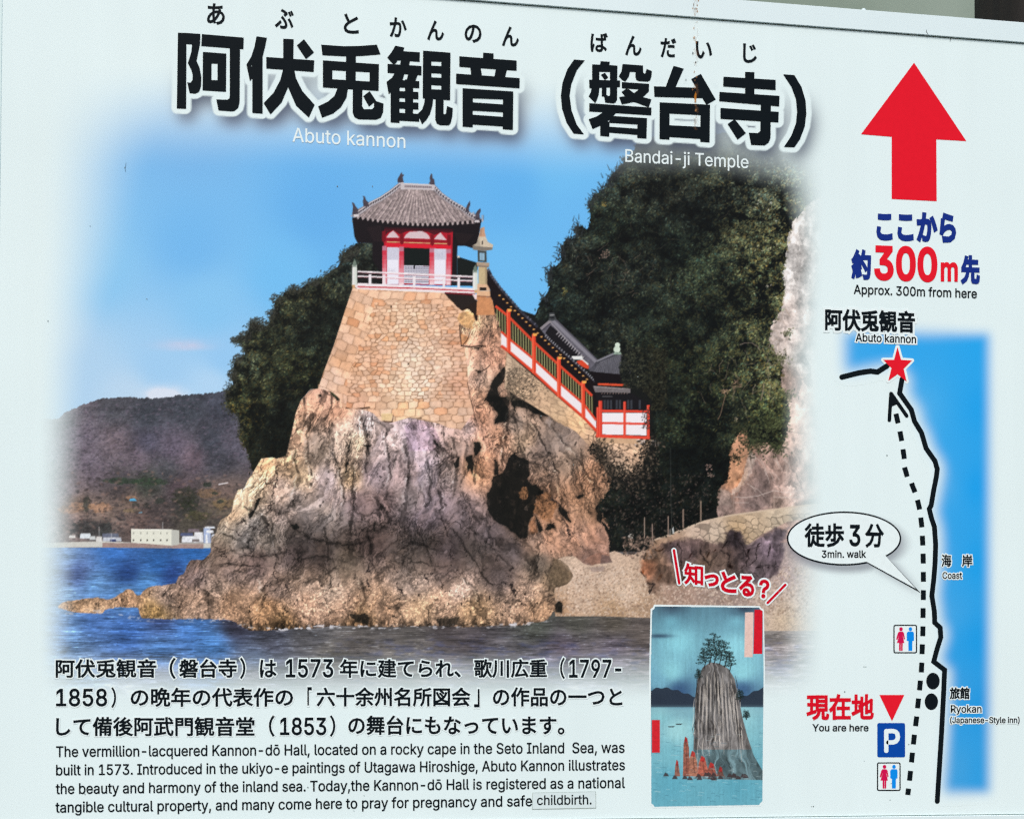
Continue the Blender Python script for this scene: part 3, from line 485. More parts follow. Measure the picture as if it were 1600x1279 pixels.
    j = sstep(jw*.45+.30, jw*.4-.2, d)*np.where(np.maximum(wq, wt) > .5, .38, .54)*(.55+.6*vnoise(X/12, Y/10, 231))
    jc = np.array([112,80,56], np.float32)
    f = f*(1-j[...,None])+jc*j[...,None]
    cv.blend(tw, np.clip(f, 20, 246), WALL)
    # patchy joints, a drain hole, the ledge stones
    for p in (Z(480,420,5,(380,1088),(490,1075),(490,1088),(430,1098)), Z(480,420,5,(580,1185),(660,1190),(676,1125),(668,1200),(610,1198)), Z(480,420,5,(300,1078),(340,1090),(300,1092)), Z(480,420,5,(830,1165),(900,1160),(890,1170))): cv.fill(p, (70,50,38), .8)
    cv.fill(Z(480,420,5,(578,1130),(668,1128),(655,1186),(580,1180)), (232,204,152), .8, tex=.06)
    cv.fill(Z(480,420,5,(785,735),(795,735),(795,750),(785,750)), (60,48,40), .9); cv.fill(Z(480,420,5,(650,290),(662,290),(660,304),(650,304)), (60,44,36), .9)
    cv.fill([(664,459),(668,459),(668.5,470),(663.5,470)], (206,140,100), .5)
    # purple grey dome rising under the wall
    e = cv.full(Z(620,620,5,(60,230),(110,190),(180,180),(250,200),(300,250),(340,330),(300,420),(90,420)))
    cv.rgb[...] = cv.rgb*(1-e[...,None])+ROCK_RGB*e[...,None]*np.array([.98,.95,1.0]); cv.lab[e > .5] = ROCK
    # overhang shade and the boulders beside the wall
    om = cv.full(Z(480,420,5,(1060,182),(1150,186),(1330,200),(1325,290),(1335,400),(1320,420),(1295,345),(1250,310),(1215,330),(1170,300),(1140,265),(1110,235)))
    om = sstep(.4, .6, blur(om, 1)+.2*fbm(X/4, Y/4, 240, 3)*(om < .99)); cv.blend(om*.97, (36,26,22), ROCK)
    for p, c in [(Z(480,420,5,(1170,390),(1190,345),(1250,330),(1300,350),(1310,400),(1290,440),(1300,470),(1240,460),(1200,430)),(222,172,118)),(Z(480,420,5,(1195,500),(1240,520),(1270,540),(1240,590),(1205,590)),(190,134,92))]:
        m = cv.full(p); cv.blend(m*.85, np.clip(np.asarray(c)*(1+.28*fine+.3*fbm(X/7, Y/7, 244, 3))[...,None], 20, 250), ROCK)
    for p, w in [(Z(480,420,5,(1195,440),(1225,468),(1262,476)),1.2),(Z(480,420,5,(1268,500),(1262,530),(1243,566),(1218,592)),1.3),(Z(480,420,5,(1200,600),(1280,610),(1350,600),(1400,605)),2.2),(Z(480,420,5,(1310,790),(1350,805),(1400,780),(1430,750)),1.4),(Z(480,420,5,(1190,440),(1195,520),(1205,600)),1.4),(Z(480,420,5,(1250,880),(1275,1010),(1310,1150),(1340,1260)),.9)]: cv.stroke(w and p, w, (48,34,28), .85)
    # ---- ground wall below the stairway
    gw = cv.full(Z(740,420,5,(262,655),(1000,1300),(1400,1320),(1390,1500),(1330,1620),(1240,1660),(1080,1640),(990,1480),(920,1400),(800,1270),(660,1190),(560,1130),(450,1060),(320,980),(240,930),(250,760)))
    d, a, b = voronoi(X+4*fbm(X/16, Y/16, 250), (Y-(X-800)*.45)+3*fbm(X/12, Y/12, 251), 15, 8, 252, .6, p=3.5)
    f = cfield(cv, [(800,580,190,166,142),(820,600,206,176,146),(870,640,212,180,146),(900,660,216,178,138),(850,630,200,168,138),(930,685,204,168,138),(970,690,214,178,146),(1000,690,210,176,146),(960,710,178,152,132),(990,720,196,164,138),(970,735,160,140,120)], 3)
    f = f*np.where(X > 905, 1.12, 1.04)[...,None]*(.9+.2*a+.1*fine+.12*mid)[...,None]; j = sstep(.8, .1, d)*.55*np.where(X > 915, 1.2, .45)
    f = f*(1-j[...,None])+np.array([74,58,48])*j[...,None]
    cv.blend(gw, np.clip(f, 20, 246), WALL)
    cv.fill(Z(900,620,4.21,(136,266),(478,274),(482,310),(150,300)), (206,170,136), 1, WALL, .08)
    twigs(cv, 33, 60, (790,575,845,625), (88,76,66), (6,18), .65, .8)
    rsx = np.random.RandomState(3); n = 420
    splat(cv, 792+np.abs(rsx.randn(n))*22, 575+rsx.rand(n)*50, .9+rsx.rand(n), .6+rsx.rand(n)*.4, rsx.rand(n)*3, np.array([[70,62,52]])*(.6+rsx.rand(n,1)), .7, None, 3)
    # ---- forest on the right
    tone = cfield(cv, [(1000,280,76,70,62),(950,300,62,62,56),(940,340,52,56,46),(900,400,66,62,58),(870,450,52,58,54),(880,520,40,46,42),(960,360,48,52,42),(1000,420,58,56,50),(1050,300,56,50,44),(1080,330,30,32,32),(1060,380,42,48,42),(1100,420,64,66,50),(1150,360,98,84,58),(1130,290,80,72,60),(1200,300,106,96,82),(1220,270,116,108,100),(1215,340,142,120,84),(1200,380,128,108,70),(1190,430,120,100,62),(1190,480,112,96,62),(1150,460,74,68,48),(1100,500,50,52,42),(1000,500,40,44,38),(960,520,56,52,46),(1000,560,62,58,42),(1050,560,58,56,38),(1100,580,66,62,40),(1130,600,82,74,42),(1180,570,112,98,64),(1200,600,112,94,58),(1190,640,92,86,50),(1150,640,50,48,36),(1080,640,62,62,42),(1060,670,62,62,42),(1040,620,26,28,24),(1020,640,24,26,24),(1060,720,22,24,22),(1100,740,20,22,20),(1010,780,24,24,22),(990,820,30,28,26),(1080,790,24,24,22),(1020,700,34,36,28)], 3)
    g = tone.mean(2, keepdims=True); tone = (tone*.68+g*.32)*np.array([.97,1.12,1.0])*np.interp(X, [840,1100,1240], [.84,.90,1.14])[...,None]
    fm = leaves(cv, cv.full(FOREST_P), 51, 52000, tone, (15,20,20), 30, 10, FOREST)
    # spiky conifer edge on the left
    for (x, y) in [(976,252),(965,265),(955,275),(950,285),(940,297),(927,305),(921,318),(897,354),(901,362),(885,375),(876,390),(872,402),(858,423),(855,437),(848,466)]:
        for k in range(26):
            a = -1.9+rs.randn()*.75; l = 3+rs.rand()*8; x0 = x+rs.randn()*4+3; y0 = y+rs.randn()*5+2
            cv.stroke([(x0,y0),(x0+math.cos(a)*l,y0+math.sin(a)*l)], [1.6,.5], tuple(np.array([38,42,44])*(.7+rs.rand()*.8)), .85, FOREST)
    twigs(cv, 61, 26, (900,390,1010,470), (132,112,100), (8,24), .5, .8)
    twigs(cv, 62, 46, (960,300,1200,520), (112,98,80), (8,24), .38, .7)
    twigs(cv, 63, 26, (1100,520,1215,640), (150,132,112), (10,30), .5, .9)
    twigs(cv, 64, 36, (1195,480,1235,600), (176,156,138), (8,22), .55, .9, 1.4)
    cv.stroke(Z(960,460,4.703,(920,370),(960,355),(1010,355),(1050,380),(1070,410)), 1.1, (150,132,122), .8)
    cv.stroke(Z(960,460,4.703,(800,480),(770,520),(775,580)), 1.0, (130,112,96), .7)
    cv.stroke(Z(960,460,4.703,(800,690),(815,740),(795,820),(780,880),(760,920)), 1.4, (130,106,88), .8)
    cv.stroke(Z(960,460,4.703,(1100,650),(1090,720),(1075,780)), 1.4, (160,142,122), .8); cv.stroke(Z(960,460,4.703,(1040,660),(1020,690),(1015,730)), 1.1, (150,134,116), .8)
    for (x, y, r, c, n) in [(1199,447,3,(196,188,170),5),(1003,688,8,(216,206,208),50),(1021,693,6,(205,190,188),30),(985,838,4,(226,216,206),16),(1153,600,8,(150,122,104),24),(1131,608,6,(190,156,128),16),(1150,655,4,(200,180,150),10),(945,397,7,(150,124,112),30),(882,455,5,(130,118,62),18),(944,320,4,(164,142,76),14),(1108,728,5,(170,140,130),18),(1110,742,5,(150,126,116),14)]:
        splat(cv, x+rs.randn(n)*r*.5, y+rs.randn(n)*r*.5, .8+rs.rand(n), .5+rs.rand(n)*.5, rs.rand(n)*3, np.array([c])*(.7+.45*rs.rand(n,1)), .85, None, 2)
    for (x, y, r, n) in [(1180,690,26,500),(1205,660,24,420),(1215,700,16,200),(1160,672,14,160),(1228,620,12,140),(1150,715,9,70),(1218,560,12,130),(1232,520,9,60)]:
        a = rs.rand(n)*6.3; d = np.abs(rs.randn(n))*.6*r
        c = cfield_at(tone, cv, x+d*np.cos(a), y+d*np.sin(a)*.8)*(.35+.8*rs.rand(n,1))
        splat(cv, x+d*np.cos(a), y+d*np.sin(a)*.8, 1.1+rs.rand(n)*1.8, .6+rs.rand(n)*.7, rs.rand(n)*3.1, c, .85, FOREST, 3)
    for (ax, ay), (bx, by) in zip([(1019,688),(1016,715),(1004,742),(980,756),(958,740),(938,712)], [(1016,715),(1004,742),(980,756),(958,740),(938,712),(926,700)]):
        n = 260; t = rs.rand(n); w = 9 if ax > 960 else 4
        splat(cv, ax+(bx-ax)*t+rs.randn(n)*w, ay+(by-ay)*t+rs.randn(n)*w, 1.2+rs.rand(n)*2.2, .7+rs.rand(n)*1.0, rs.rand(n)*3.1, np.where(rs.rand(n,1) < .75, [[24,24,22]], [[92,80,68]])*(.6+.7*rs.rand(n,1)), .85, FOREST, 3)
    # stones glimmering through the dark bushes at the foot
    n = 520; x = 940+rs.rand(n)*170; y = 740+rs.rand(n)*100
    splat(cv, x, y, .7+rs.rand(n)*1.6, .5+rs.rand(n)*.9, rs.rand(n)*3, np.array([[118,100,92]])*(.35+.8*rs.rand(n,1)), .55, None, 2, clip=fm)
    n = 160; x = 975+rs.rand(n)*50; y = 838+rs.rand(n)*34
    splat(cv, x, y, 1+rs.rand(n)*2.4, .8+rs.rand(n)*1.4, rs.rand(n)*3, np.array([[166,140,124]])*(.3+.9*rs.rand(n,1)), .8, CLIFF, 3)
    n = 260; x = 905+np.abs(rs.randn(n))*26; y = 700+(x-905)*.9+rs.randn(n)*12   # scrub creeping over the stones
    splat(cv, x+26, y-12, 1+rs.rand(n)*1.6, .6+rs.rand(n)*.7, rs.rand(n)*3, np.array([[46,42,36]])*(.5+.8*rs.rand(n,1)), .7, None, 3)
    # rope fence along the path
    for (x0, y0, x1, y1, c) in [(1007,808,1007,840,(150,132,120)),(1019,818,1020,850,(150,130,118)),(1044,806,1044,836,(164,142,128)),(1067.5,795,1067.5,824,(176,150,134)),(1095,782,1095,814,(176,152,134)),(1146,771,1146,803,(150,130,120)),(1209.5,762,1209.5,794,(172,150,138))]: cv.stroke([(x0,y0),(x1,y1)], 1.7, c, .95)
    for p in ([(1147,776),(1165,777),(1185,774),(1209,766)],[(1147,785),(1170,785)],[(1209,766),(1225,769),(1240,768),(1255,764)],[(1209,776),(1230,777),(1255,776)],[(1047,826),(1047,838)]): cv.stroke(p, .9, (216,204,196), .75)
    cv.stroke([(1047.5,700),(1048,760),(1050,835)], 1.0, (60,64,62), .8)
    cv.fill([(1050,826),(1052,822),(1053.5,832),(1051,834)], (210,214,214), .9)
    cv.stroke(Z(960,460,4.703,(1270,1000),(1340,1015),(1410,1025)), .7, (120,108,100), .8)
def paint_hall(cv):
    X, Y = cv.X, cv.Y; rs = np.random.RandomState(14)
    Pz = lambda *p: Z(520, 250, 5.33, *p)
    F = lambda c, *p, **k: cv.fill(Pz(*p), c, k.get('op', 1), k.get('lab', HALL), k.get('tex', 0))
    S = lambda c, w, *p, **k: cv.stroke(Pz(*p), w/5.33, c, k.get('op', 1), k.get('lab', HALL))
    # under the eaves
    F((24,19,24),(160,478),(600,520),(1235,520),(1228,560),(1205,700),(1165,735),(1100,715),(1038,715),(1035,800),(1035,965),(410,960),(330,830),(330,690),(205,690),(180,640), tex=.1)
    F((20,26,26),(1035,800),(1048,800),(1065,812),(1205,856),(1205,965),(1035,965)); F((214,206,196),(1036,795),(1056,800),(1058,816),(1040,816))
    F((42,30,34),(280,560),(400,545),(420,680),(340,680), op=.5); F((40,30,32),(1010,600),(1180,620),(1100,700),(1040,690), op=.5)
    # body
    F((176,26,44),(430,575),(1000,592),(990,1045),(412,1035), tex=.05)
    F((58,16,26),(430,560),(1000,575),(1000,600),(960,610),(905,600),(845,625),(790,600),(640,590),(600,600),(560,620),(500,585),(455,610),(430,640), op=.85)
    for p in (((445,645),(470,612),(503,588),(530,615),(555,648)),((592,650),(610,620),(640,598),(740,592),(780,610),(800,630),(812,658)),((843,660),(868,628),(896,604),(925,640),(950,668))): F((214,192,198), *p, tex=.03)
    F((150,20,38),(440,648),(955,668),(955,690),(440,672)); F((206,172,120),(450,678),(955,694),(955,702),(450,686)); F((216,30,52),(440,690),(985,712),(985,742),(440,722))
    for x, y in ((575,690),(828,700),(425,670),(968,700)): F((120,16,30),(x-14,y-80),(x+14,y-78),(x+16,y),(x,y+18),(x-16,y))
    for x0, x1, y in ((412,447,715),(552,592,722),(805,845,735),(945,984,742)):
        for k in range(9):
            t = k/8; ya = y+(1040-y)*t*.92; c = np.array([202,40,62])*(1-t**1.1)+np.array([238,208,214])*t**1.1
            yb = y+(1040-y)*min(1, t*.92+.125)
            if t < .12: c = np.array([186,120,140])
            F(tuple(c),(x0,ya),(x1,ya),(x1,yb),(x0,yb))
        F((228,60,72),(x0+4,820),(x0+14,820),(x0+12,900),(x0+5,900), op=.6)
    for x0, x1, y in ((452,551,726),(845,943,738)):
        F((234,234,246),(x0,y),(x1,y+4),(x1,1036),(x0,1034)); F((206,206,222),(x0,y),(x1,y+4),(x1,832),(x0,830), tex=.05)
    for i in range(9): S((176,178,196),4,(895+rs.randn()*18,745+rs.rand()*70),(890+rs.randn()*18,760+rs.rand()*70), op=.5)
    for i in range(7): S((190,188,202),4,(455+rs.rand()*70,905+rs.randn()*10),(455+rs.rand()*70,930+rs.randn()*6), op=.5)
    F((16,24,24),(592,730),(805,738),(803,884),(592,878)); F((214,214,228),(592,876),(803,882),(800,1034),(592,1026))
    for r in range(8):
        y = 887+r*17.5
        for c in range(15):
            x = 598+c*13.6
            F((72,68,84),(x,y),(x+9,y+.4),(x+9,y+9.5),(x,y+9), op=.85)
    F((30,30,34),(672,872),(684,872),(684,905),(674,905))
    # roof
    F((152,138,138),(162,440),(200,415),(255,385),(300,352),(400,318),(480,268),(550,208),(590,200),(800,208),(850,218),(900,282),(960,332),(1050,382),(1110,402),(1150,442),(1200,462),(1235,512),(1180,530),(900,546),(650,546),(500,528),(300,498),(165,475), tex=.12)
    for k in range(27):                                   # tile rows running down the slope
        t = (k-13)/13.
        xt, xb = 700+t*150, 700+t*545
        yt = 232; yb = 540-(abs(t)**2.2)*38-(t < 0)*abs(t)*28
        if abs(t) > .3:
            s = (abs(t)-.3)/.7; yt = 232+s*225; xt = xb+(xt-xb)*(1-s)*.95
        pts = [(xt,yt),(xt*.55+xb*.45,yt*.5+yb*.5),(xb,yb)]
        S((198,182,178) if k % 2 else (176,160,158),11,*pts, op=.7); S((96,84,88),5,*[(x+12,y) for x, y in pts], op=.7)
    m = cv.full(Pz((300,352),(550,230),(850,235),(1100,420),(1200,500),(900,535),(500,520),(230,470))); cv.rgb *= (1+.28*NOISE*m)[...,None]
    for k in range(26):                                   # scalloped eave tiles
        x = 190+k*41.5; t = (x-700)/545.; y = 540-(abs(t)**2.2)*38-(t < 0)*abs(t)*28
        F((22,18,22),(x-13,y+16),(x-9,y-10),(x,y-18),(x+9,y-10),(x+13,y+16)); F((190,176,176),(x+15,y-14),(x+25,y-14),(x+26,y+8),(x+20,y+13),(x+14,y+8), op=.9)
    for hip in (((565,205),(480,272),(400,325),(320,365),(240,425),(180,462)),((835,220),(900,290),(990,355),(1080,405),(1140,455),(1225,505))):
        S((120,112,118),40,*hip); S((206,202,206),9,*[(x,y-15) for x, y in hip]); S((190,184,188),8,*[(x,y+14) for x, y in hip])
        for (ax, ay), (bx, by) in zip(hip[:-1], hip[1:]):
            for t in (0,.25,.5,.75):
                x, y = ax+(bx-ax)*t, ay+(by-ay)*t; S((52,48,56),8,(x-5,y+9),(x+5,y-11)); S((210,206,210),5,(x+3,y+10),(x+12,y-8))
    F((186,178,182),(565,192),(850,205),(850,245),(565,235)); S((214,210,212),9,(568,196),(850,210)); S((204,198,200),9,(575,238),(840,246))
    for k in range(15): x = 600+k*15.5; S((92,78,86),8,(x,212+k*.6),(x+5,226+k*.6))
    F((198,192,196),(560,180),(585,176),(598,210),(590,250),(566,246)); F((198,192,196),(822,196),(842,196),(850,250),(826,256))
    for p in (((540,190),(538,160),(556,130),(566,110),(574,102),(580,122),(596,124),(582,142),(586,165),(592,186)),((812,205),(798,195),(812,180),(806,152),(818,112),(828,120),(830,148),(846,165),(850,208)),((250,345),(256,318),(248,296),(268,306),(278,335),(296,352),(298,390),(256,388)),((163,440),(168,392),(158,350),(178,360),(190,385),(212,410),(208,455),(165,460)),((1102,430),(1110,395),(1122,370),(1140,338),(1146,372),(1134,402),(1136,440)),((1186,500),(1190,445),(1206,420),(1228,402),(1234,424),(1222,450),(1226,505))): F((72,66,76), *p, tex=.25)
    for p in (((170,455),(205,450),(225,470),(180,475)),((1180,505),(1215,500),(1220,515),(1180,520))): F((214,208,210), *p)
    # balcony
    F((22,20,22),(205,930),(412,935),(412,1040),(205,1035), op=.8); F((22,18,20),(984,960),(1170,965),(1170,1050),(984,1045), op=.9)
    F((238,226,228),(165,1045),(190,1036),(1200,1080),(1204,1106),(1165,1114),(205,1072)); F((196,60,72),(205,1050),(700,1062),(1195,1086),(1195,1096),(700,1074),(205,1060)); F((238,228,226),(200,1064),(1165,1106),(1165,1116),(200,1074)); F((118,20,34),(930,1100),(1185,1112),(1190,1128),(940,1112))
    F((206,166,120),(160,1040),(185,1036),(186,1066),(164,1068)); F((206,166,120),(1178,1080),(1206,1078),(1206,1108),(1180,1108))
    for a, b, w in (((205,928),(1180,972),13),((205,966),(1165,1006),11),((205,1032),(1180,1076),17)): S((240,232,236),w,a,b)
    S((206,120,130),4,(205,938),(1180,982), op=.8); S((206,120,130),4,(205,974),(1165,1014), op=.8)
    for x, w in ((310,24),(425,18),(678,22),(925,20),(1048,22)):
        y = 945+(x-205)*.042; F((236,230,234),(x-w/2,y),(x+w/2,y),(x+w/2,y+98),(x-w/2,y+98))
    for x, y0, y1 in ((183,850,1040),(1188,895,1082)):
        F((214,222,214),(x-20,y0+20),(x+18,y0+20),(x+21,y1),(x-21,y1)); F((232,232,228),(x-19,y0+45),(x-4,y0+45),(x-4,y1),(x-20,y1)); F((112,128,116),(x-15,y0+35),(x-17,y0+5),(x,y0-25),(x+14,y0+5),(x+14,y0+35)); S((140,150,140),5,(x-20,y0+40),(x+18,y0+40))
    F((240,220,220),(1160,1115),(1215,1120),(1205,1165),(1185,1160)); F((206,150,110),(1205,1110),(1225,1120),(1210,1170),(1196,1160))
    # stone lantern
    G = lambda c, *p, **k: F(c, *p, lab=LANT, tex=k.get('tex', .06))
    G((204,142,98),(1205,1138),(1326,1142),(1345,1250),(1350,1290),(1195,1290),(1200,1200), tex=.12); G((226,182,144),(1200,1086),(1330,1092),(1326,1142),(1198,1136)); G((220,180,146),(1203,1030),(1310,1034),(1308,1092),(1203,1086)); F((34,28,26),(1224,1060),(1280,1062),(1280,1086),(1224,1086), lab=LANT); F((150,100,72),(1200,1128),(1328,1134),(1326,1144),(1200,1138), lab=LANT)
    G((198,178,138),(1213,888),(1286,894),(1288,1036),(1214,1032)); F((160,140,112),(1266,894),(1286,894),(1288,1036),(1268,1034), lab=LANT, op=.7)
    G((176,154,132),(1195,850),(1304,856),(1302,888),(1250,896),(1200,884)); F((120,106,94),(1200,876),(1300,882),(1298,896),(1202,888), lab=LANT, op=.7)
    G((66,72,72),(1205,752),(1280,758),(1282,852),(1208,846)); F((146,184,208),(1222,772),(1264,776),(1264,838),(1224,834), lab=LANT); F((110,130,150),(1238,772),(1244,772),(1244,836),(1238,836), lab=LANT, op=.7)
    G((128,120,110),(1160,715),(1335,708),(1328,748),(1260,758),(1170,748)); G((206,192,170),(1212,640),(1274,640),(1292,682),(1336,706),(1330,728),(1240,722),(1165,712),(1200,692)); F((84,78,72),(1240,676),(1252,672),(1252,704),(1242,706), lab=LANT); F((150,142,130),(1200,690),(1218,650),(1230,720),(1168,714), lab=LANT, op=.6)
    G((202,158,128),(1230,568),(1262,556),(1266,604),(1276,640),(1214,640),(1222,608)); F((150,120,100),(1232,570),(1242,566),(1240,630),(1224,634), lab=LANT, op=.6)
    # ---- roofed stairway
    Qz = lambda *p: Z(740, 420, 5, *p)
    H = lambda c, *p, **k: cv.fill(Qz(*p), c, k.get('op', 1), k.get('lab', STAIR), k.get('tex', 0))
    T = lambda c, w, *p, **k: cv.stroke(Qz(*p), w/5, c, k.get('op', 1), k.get('lab', STAIR))
    H((96,94,104),(520,466),(600,392),(648,395),(800,545),(975,716),(962,745),(900,792),(880,720),(770,660),(560,520), lab=GATE, tex=.2)
    H((26,24,28),(600,440),(650,480),(760,600),(830,665),(760,700),(660,610),(560,500), lab=GATE)
    T((132,130,140),26,(620,405),(760,540),(960,728), lab=GATE); T((88,86,96),10,(640,400),(780,530),(972,718), lab=GATE); T((150,146,152),9,(604,420),(720,545),(830,660), lab=GATE); T((138,132,138),24,(606,402),(525,470), lab=GATE); T((66,62,72),8,(600,425),(535,480), lab=GATE)
    for k in range(13): t = k/12; x, y = 660+t*200, 500+t*190; T((170,166,170),7,(x-14,y+14),(x+4,y-6), lab=GATE); T((60,58,66),6,(x-6,y+18),(x+10,y), lab=GATE)
    H((62,66,68),(588,345),(630,340),(640,375),(652,402),(582,405),(592,375), lab=GATE, tex=.3); T((180,180,180),6,(596,362),(628,360), lab=GATE); T((20,20,24),8,(596,382),(632,382), lab=GATE)
    H((226,228,226),(765,682),(850,680),(852,702),(900,742),(888,756),(838,710),(775,706), lab=GATE); H((214,72,44),(812,716),(848,712),(902,760),(896,782),(866,772),(800,732), lab=GATE)
    H((24,17,20),(105,0),(130,40),(200,140),(290,240),(360,320),(460,410),(520,480),(560,524),(650,600),(760,690),(880,800),(960,890),(1000,940),(1000,1200),(940,1190),(930,1000),(850,900),(660,730),(280,330),(165,290),(150,250),(130,215),(128,160),(105,120), tex=.15)
    ridge = [(112,5),(135,50),(200,140),(290,245),(360,325),(460,415),(500,455)]
    T((58,58,68),18,*ridge)
    for (ax, ay), (bx, by) in zip(ridge[:-1], ridge[1:]):
        for t in (0,.2,.4,.6,.8): x, y = ax+(bx-ax)*t, ay+(by-ay)*t; T((96,96,108) if rs.rand() < .5 else (40,42,52),10,(x-2,y+6),(x+9,y-9))
    tl = [(560,525),(650,605),(760,700),(880,810),(960,890)]; T((70,70,78),15,*tl)
    for (ax, ay), (bx, by) in zip(tl[:-1], tl[1:]):
        for t in (0,.17,.33,.5,.67,.83): x, y = ax+(bx-ax)*t, ay+(by-ay)*t; T((150,150,156),7,(x-2,y+4),(x+8,y-8)); T((30,30,36),6,(x+8,y+10),(x+16,y))
    for k in range(24): t = k/23; x, y = 203+t*683, 207+t*655+10*math.sin(t*3.1); H((232,172,100),(x-9,y-6),(x+8,y-4),(x+10,y+4),(x-7,y+5))
    top = [(170,290),(265,365),(465,565),(660,745),(850,915),(925,990)]; mid = [(215,490),(270,540),(470,705),(660,880),(860,1055),(955,1180)]; bot = [(215,600),(270,640),(470,808),(660,985),(860,1160),(960,1265)]
    it = lambda L, x: float(np.interp(x, [p[0] for p in L], [p[1] for p in L]))
    H((30,24,20), *top, *mid[::-1])
    x = 182
    while x < 925:
        y0 = it(top, x); y1 = it(mid, x) if x > 215 else 380+(x-170)*2.2
        T((150,150,104),8.5,(x,y0),(x+2,y1)); x += 20.6
    H((238,232,236), *mid, (960,1262), *bot[::-1][1:], (215,520))
    H((238,232,236),(214,500),(268,552),(268,590),(222,530))
    for L, w in ((top,19),(mid,17),(bot,22)): T((226,78,50),w,*L); T((186,52,36),w*.3,*[(x+2,y+w*.4) for x, y in L], op=.7)
    for x, y0, y1 in ((272,318,640),(470,508,812),(665,690,1000),(855,878,1160)):
        T((222,70,46),30,(x,y0),(x+3,y1)); T((244,110,78),8,(x-8,y0+6),(x-5,y1)); H((240,170,84),(x-10,y0-6),(x+26,y0-4),(x+26,y0+14),(x-2,y0+18))
    # ---- gatehouse at the stair foot
    J = lambda c, *p, **k: H(c, *p, lab=GATE, **k)
    K = lambda c, w, *p, **k: T(c, w, *p, lab=GATE, **k)
    J((78,78,86),(958,722),(1095,655),(1130,650),(1180,690),(1250,790),(1250,835),(900,800), tex=.25)
    for k in range(16): x = 940+k*18; K((122,122,130),5,(1000+k*9,715-k*3),(x,808+k*1.5), op=.7)
    K((124,124,132),16,(960,722),(1095,662)); K((52,52,60),6,(962,734),(1095,676))
    J((20,15,19),(900,800),(1240,832),(1235,905),(950,895),(930,840))
    J((222,84,52),(970,892),(1215,900),(1215,916),(972,908)); J((116,110,112),(932,912),(1225,934),(1225,968),(950,964), tex=.15); K((160,152,152),5,(940,920),(1220,938))
    J((24,22,26),(948,964),(1235,970),(1385,1060),(1385,1112),(988,1112)); 
    for k in range(10): K((214,180,170),5,(1000+k*22,968),(1004+k*22,976), op=.8)
    for x in (1015,1040,1065,1110,1135,1200,1225,1290): J((66,70,78),(x,1022),(x+16,1022),(x+16,1094),(x,1094), op=.8)
    K((150,150,152),6,(1005,994),(1085,996), op=.6)
    J((240,236,240),(1003,1122),(1350,1126),(1352,1300),(1003,1292))
    for a, b, w in (((1000,1108),(1375,1114),19),((1000,1203),(1360,1210),17),((955,1302),(1378,1318),24)): K((226,72,52),w,a,b)
    for x, y0, y1, w in ((990,1030,1310,28),(970,1080,1310,22),(1180,1035,1312,20),(1364,1062,1316,22)): K((222,68,50),w,(x,y0),(x,y1)); K((244,110,84),5,(x-w*.25,y0),(x-w*.25,y1), op=.8)
    # foliage reaching over the gatehouse
    n = 1500; t = rs.rand(n); px = 962+rs.rand(n)**.7*80; py = 545+t*95
    k = (px > 985+12*np.sin(t*9)-(t > .55)*-18+np.abs(t-.5)*10); px, py = px[k], py[k]; n = len(px)
    splat(cv, px, py, 1.1+rs.rand(n)*1.6, .6+rs.rand(n)*.8, rs.rand(n)*3.1, np.array([[40,40,30]])*(.35+1.2*rs.rand(n,1)), .9, FOREST, 4)
    n = 1500; px = 968+np.abs(rs.randn(n))*20; py = 543+rs.rand(n)*62
    k = (np.hypot(px-964.5, py-543) > 15) & (px > 968+.25*np.abs(py-575)); px, py = px[k], py[k]; n = len(px)
    splat(cv, px, py, 1.2+rs.rand(n)*1.8, .7+rs.rand(n)*.9, rs.rand(n)*3.1, np.where(rs.rand(n,1) < .6, [[20,24,22]], [[56,58,46]])*(.6+.7*rs.rand(n,1)), .9, FOREST, 5)
    n = 70; splat(cv, 1003+rs.rand(n)*12, 640+rs.rand(n)*30, .9+rs.rand(n), .5+rs.rand(n)*.5, rs.rand(n)*3.1, np.array([[50,44,44]])*(.5+1.0*rs.rand(n,1)), .85, FOREST, 3)
    for x, y, r in ((1124,594,20),(1120,628,27)): J((206,222,206),*[(x+r*math.cos(a*.524),y+r*math.sin(a*.524)) for a in range(12)], tex=.08)
    J((140,160,146),(1098,650),(1150,650),(1156,668),(1092,668), tex=.2)

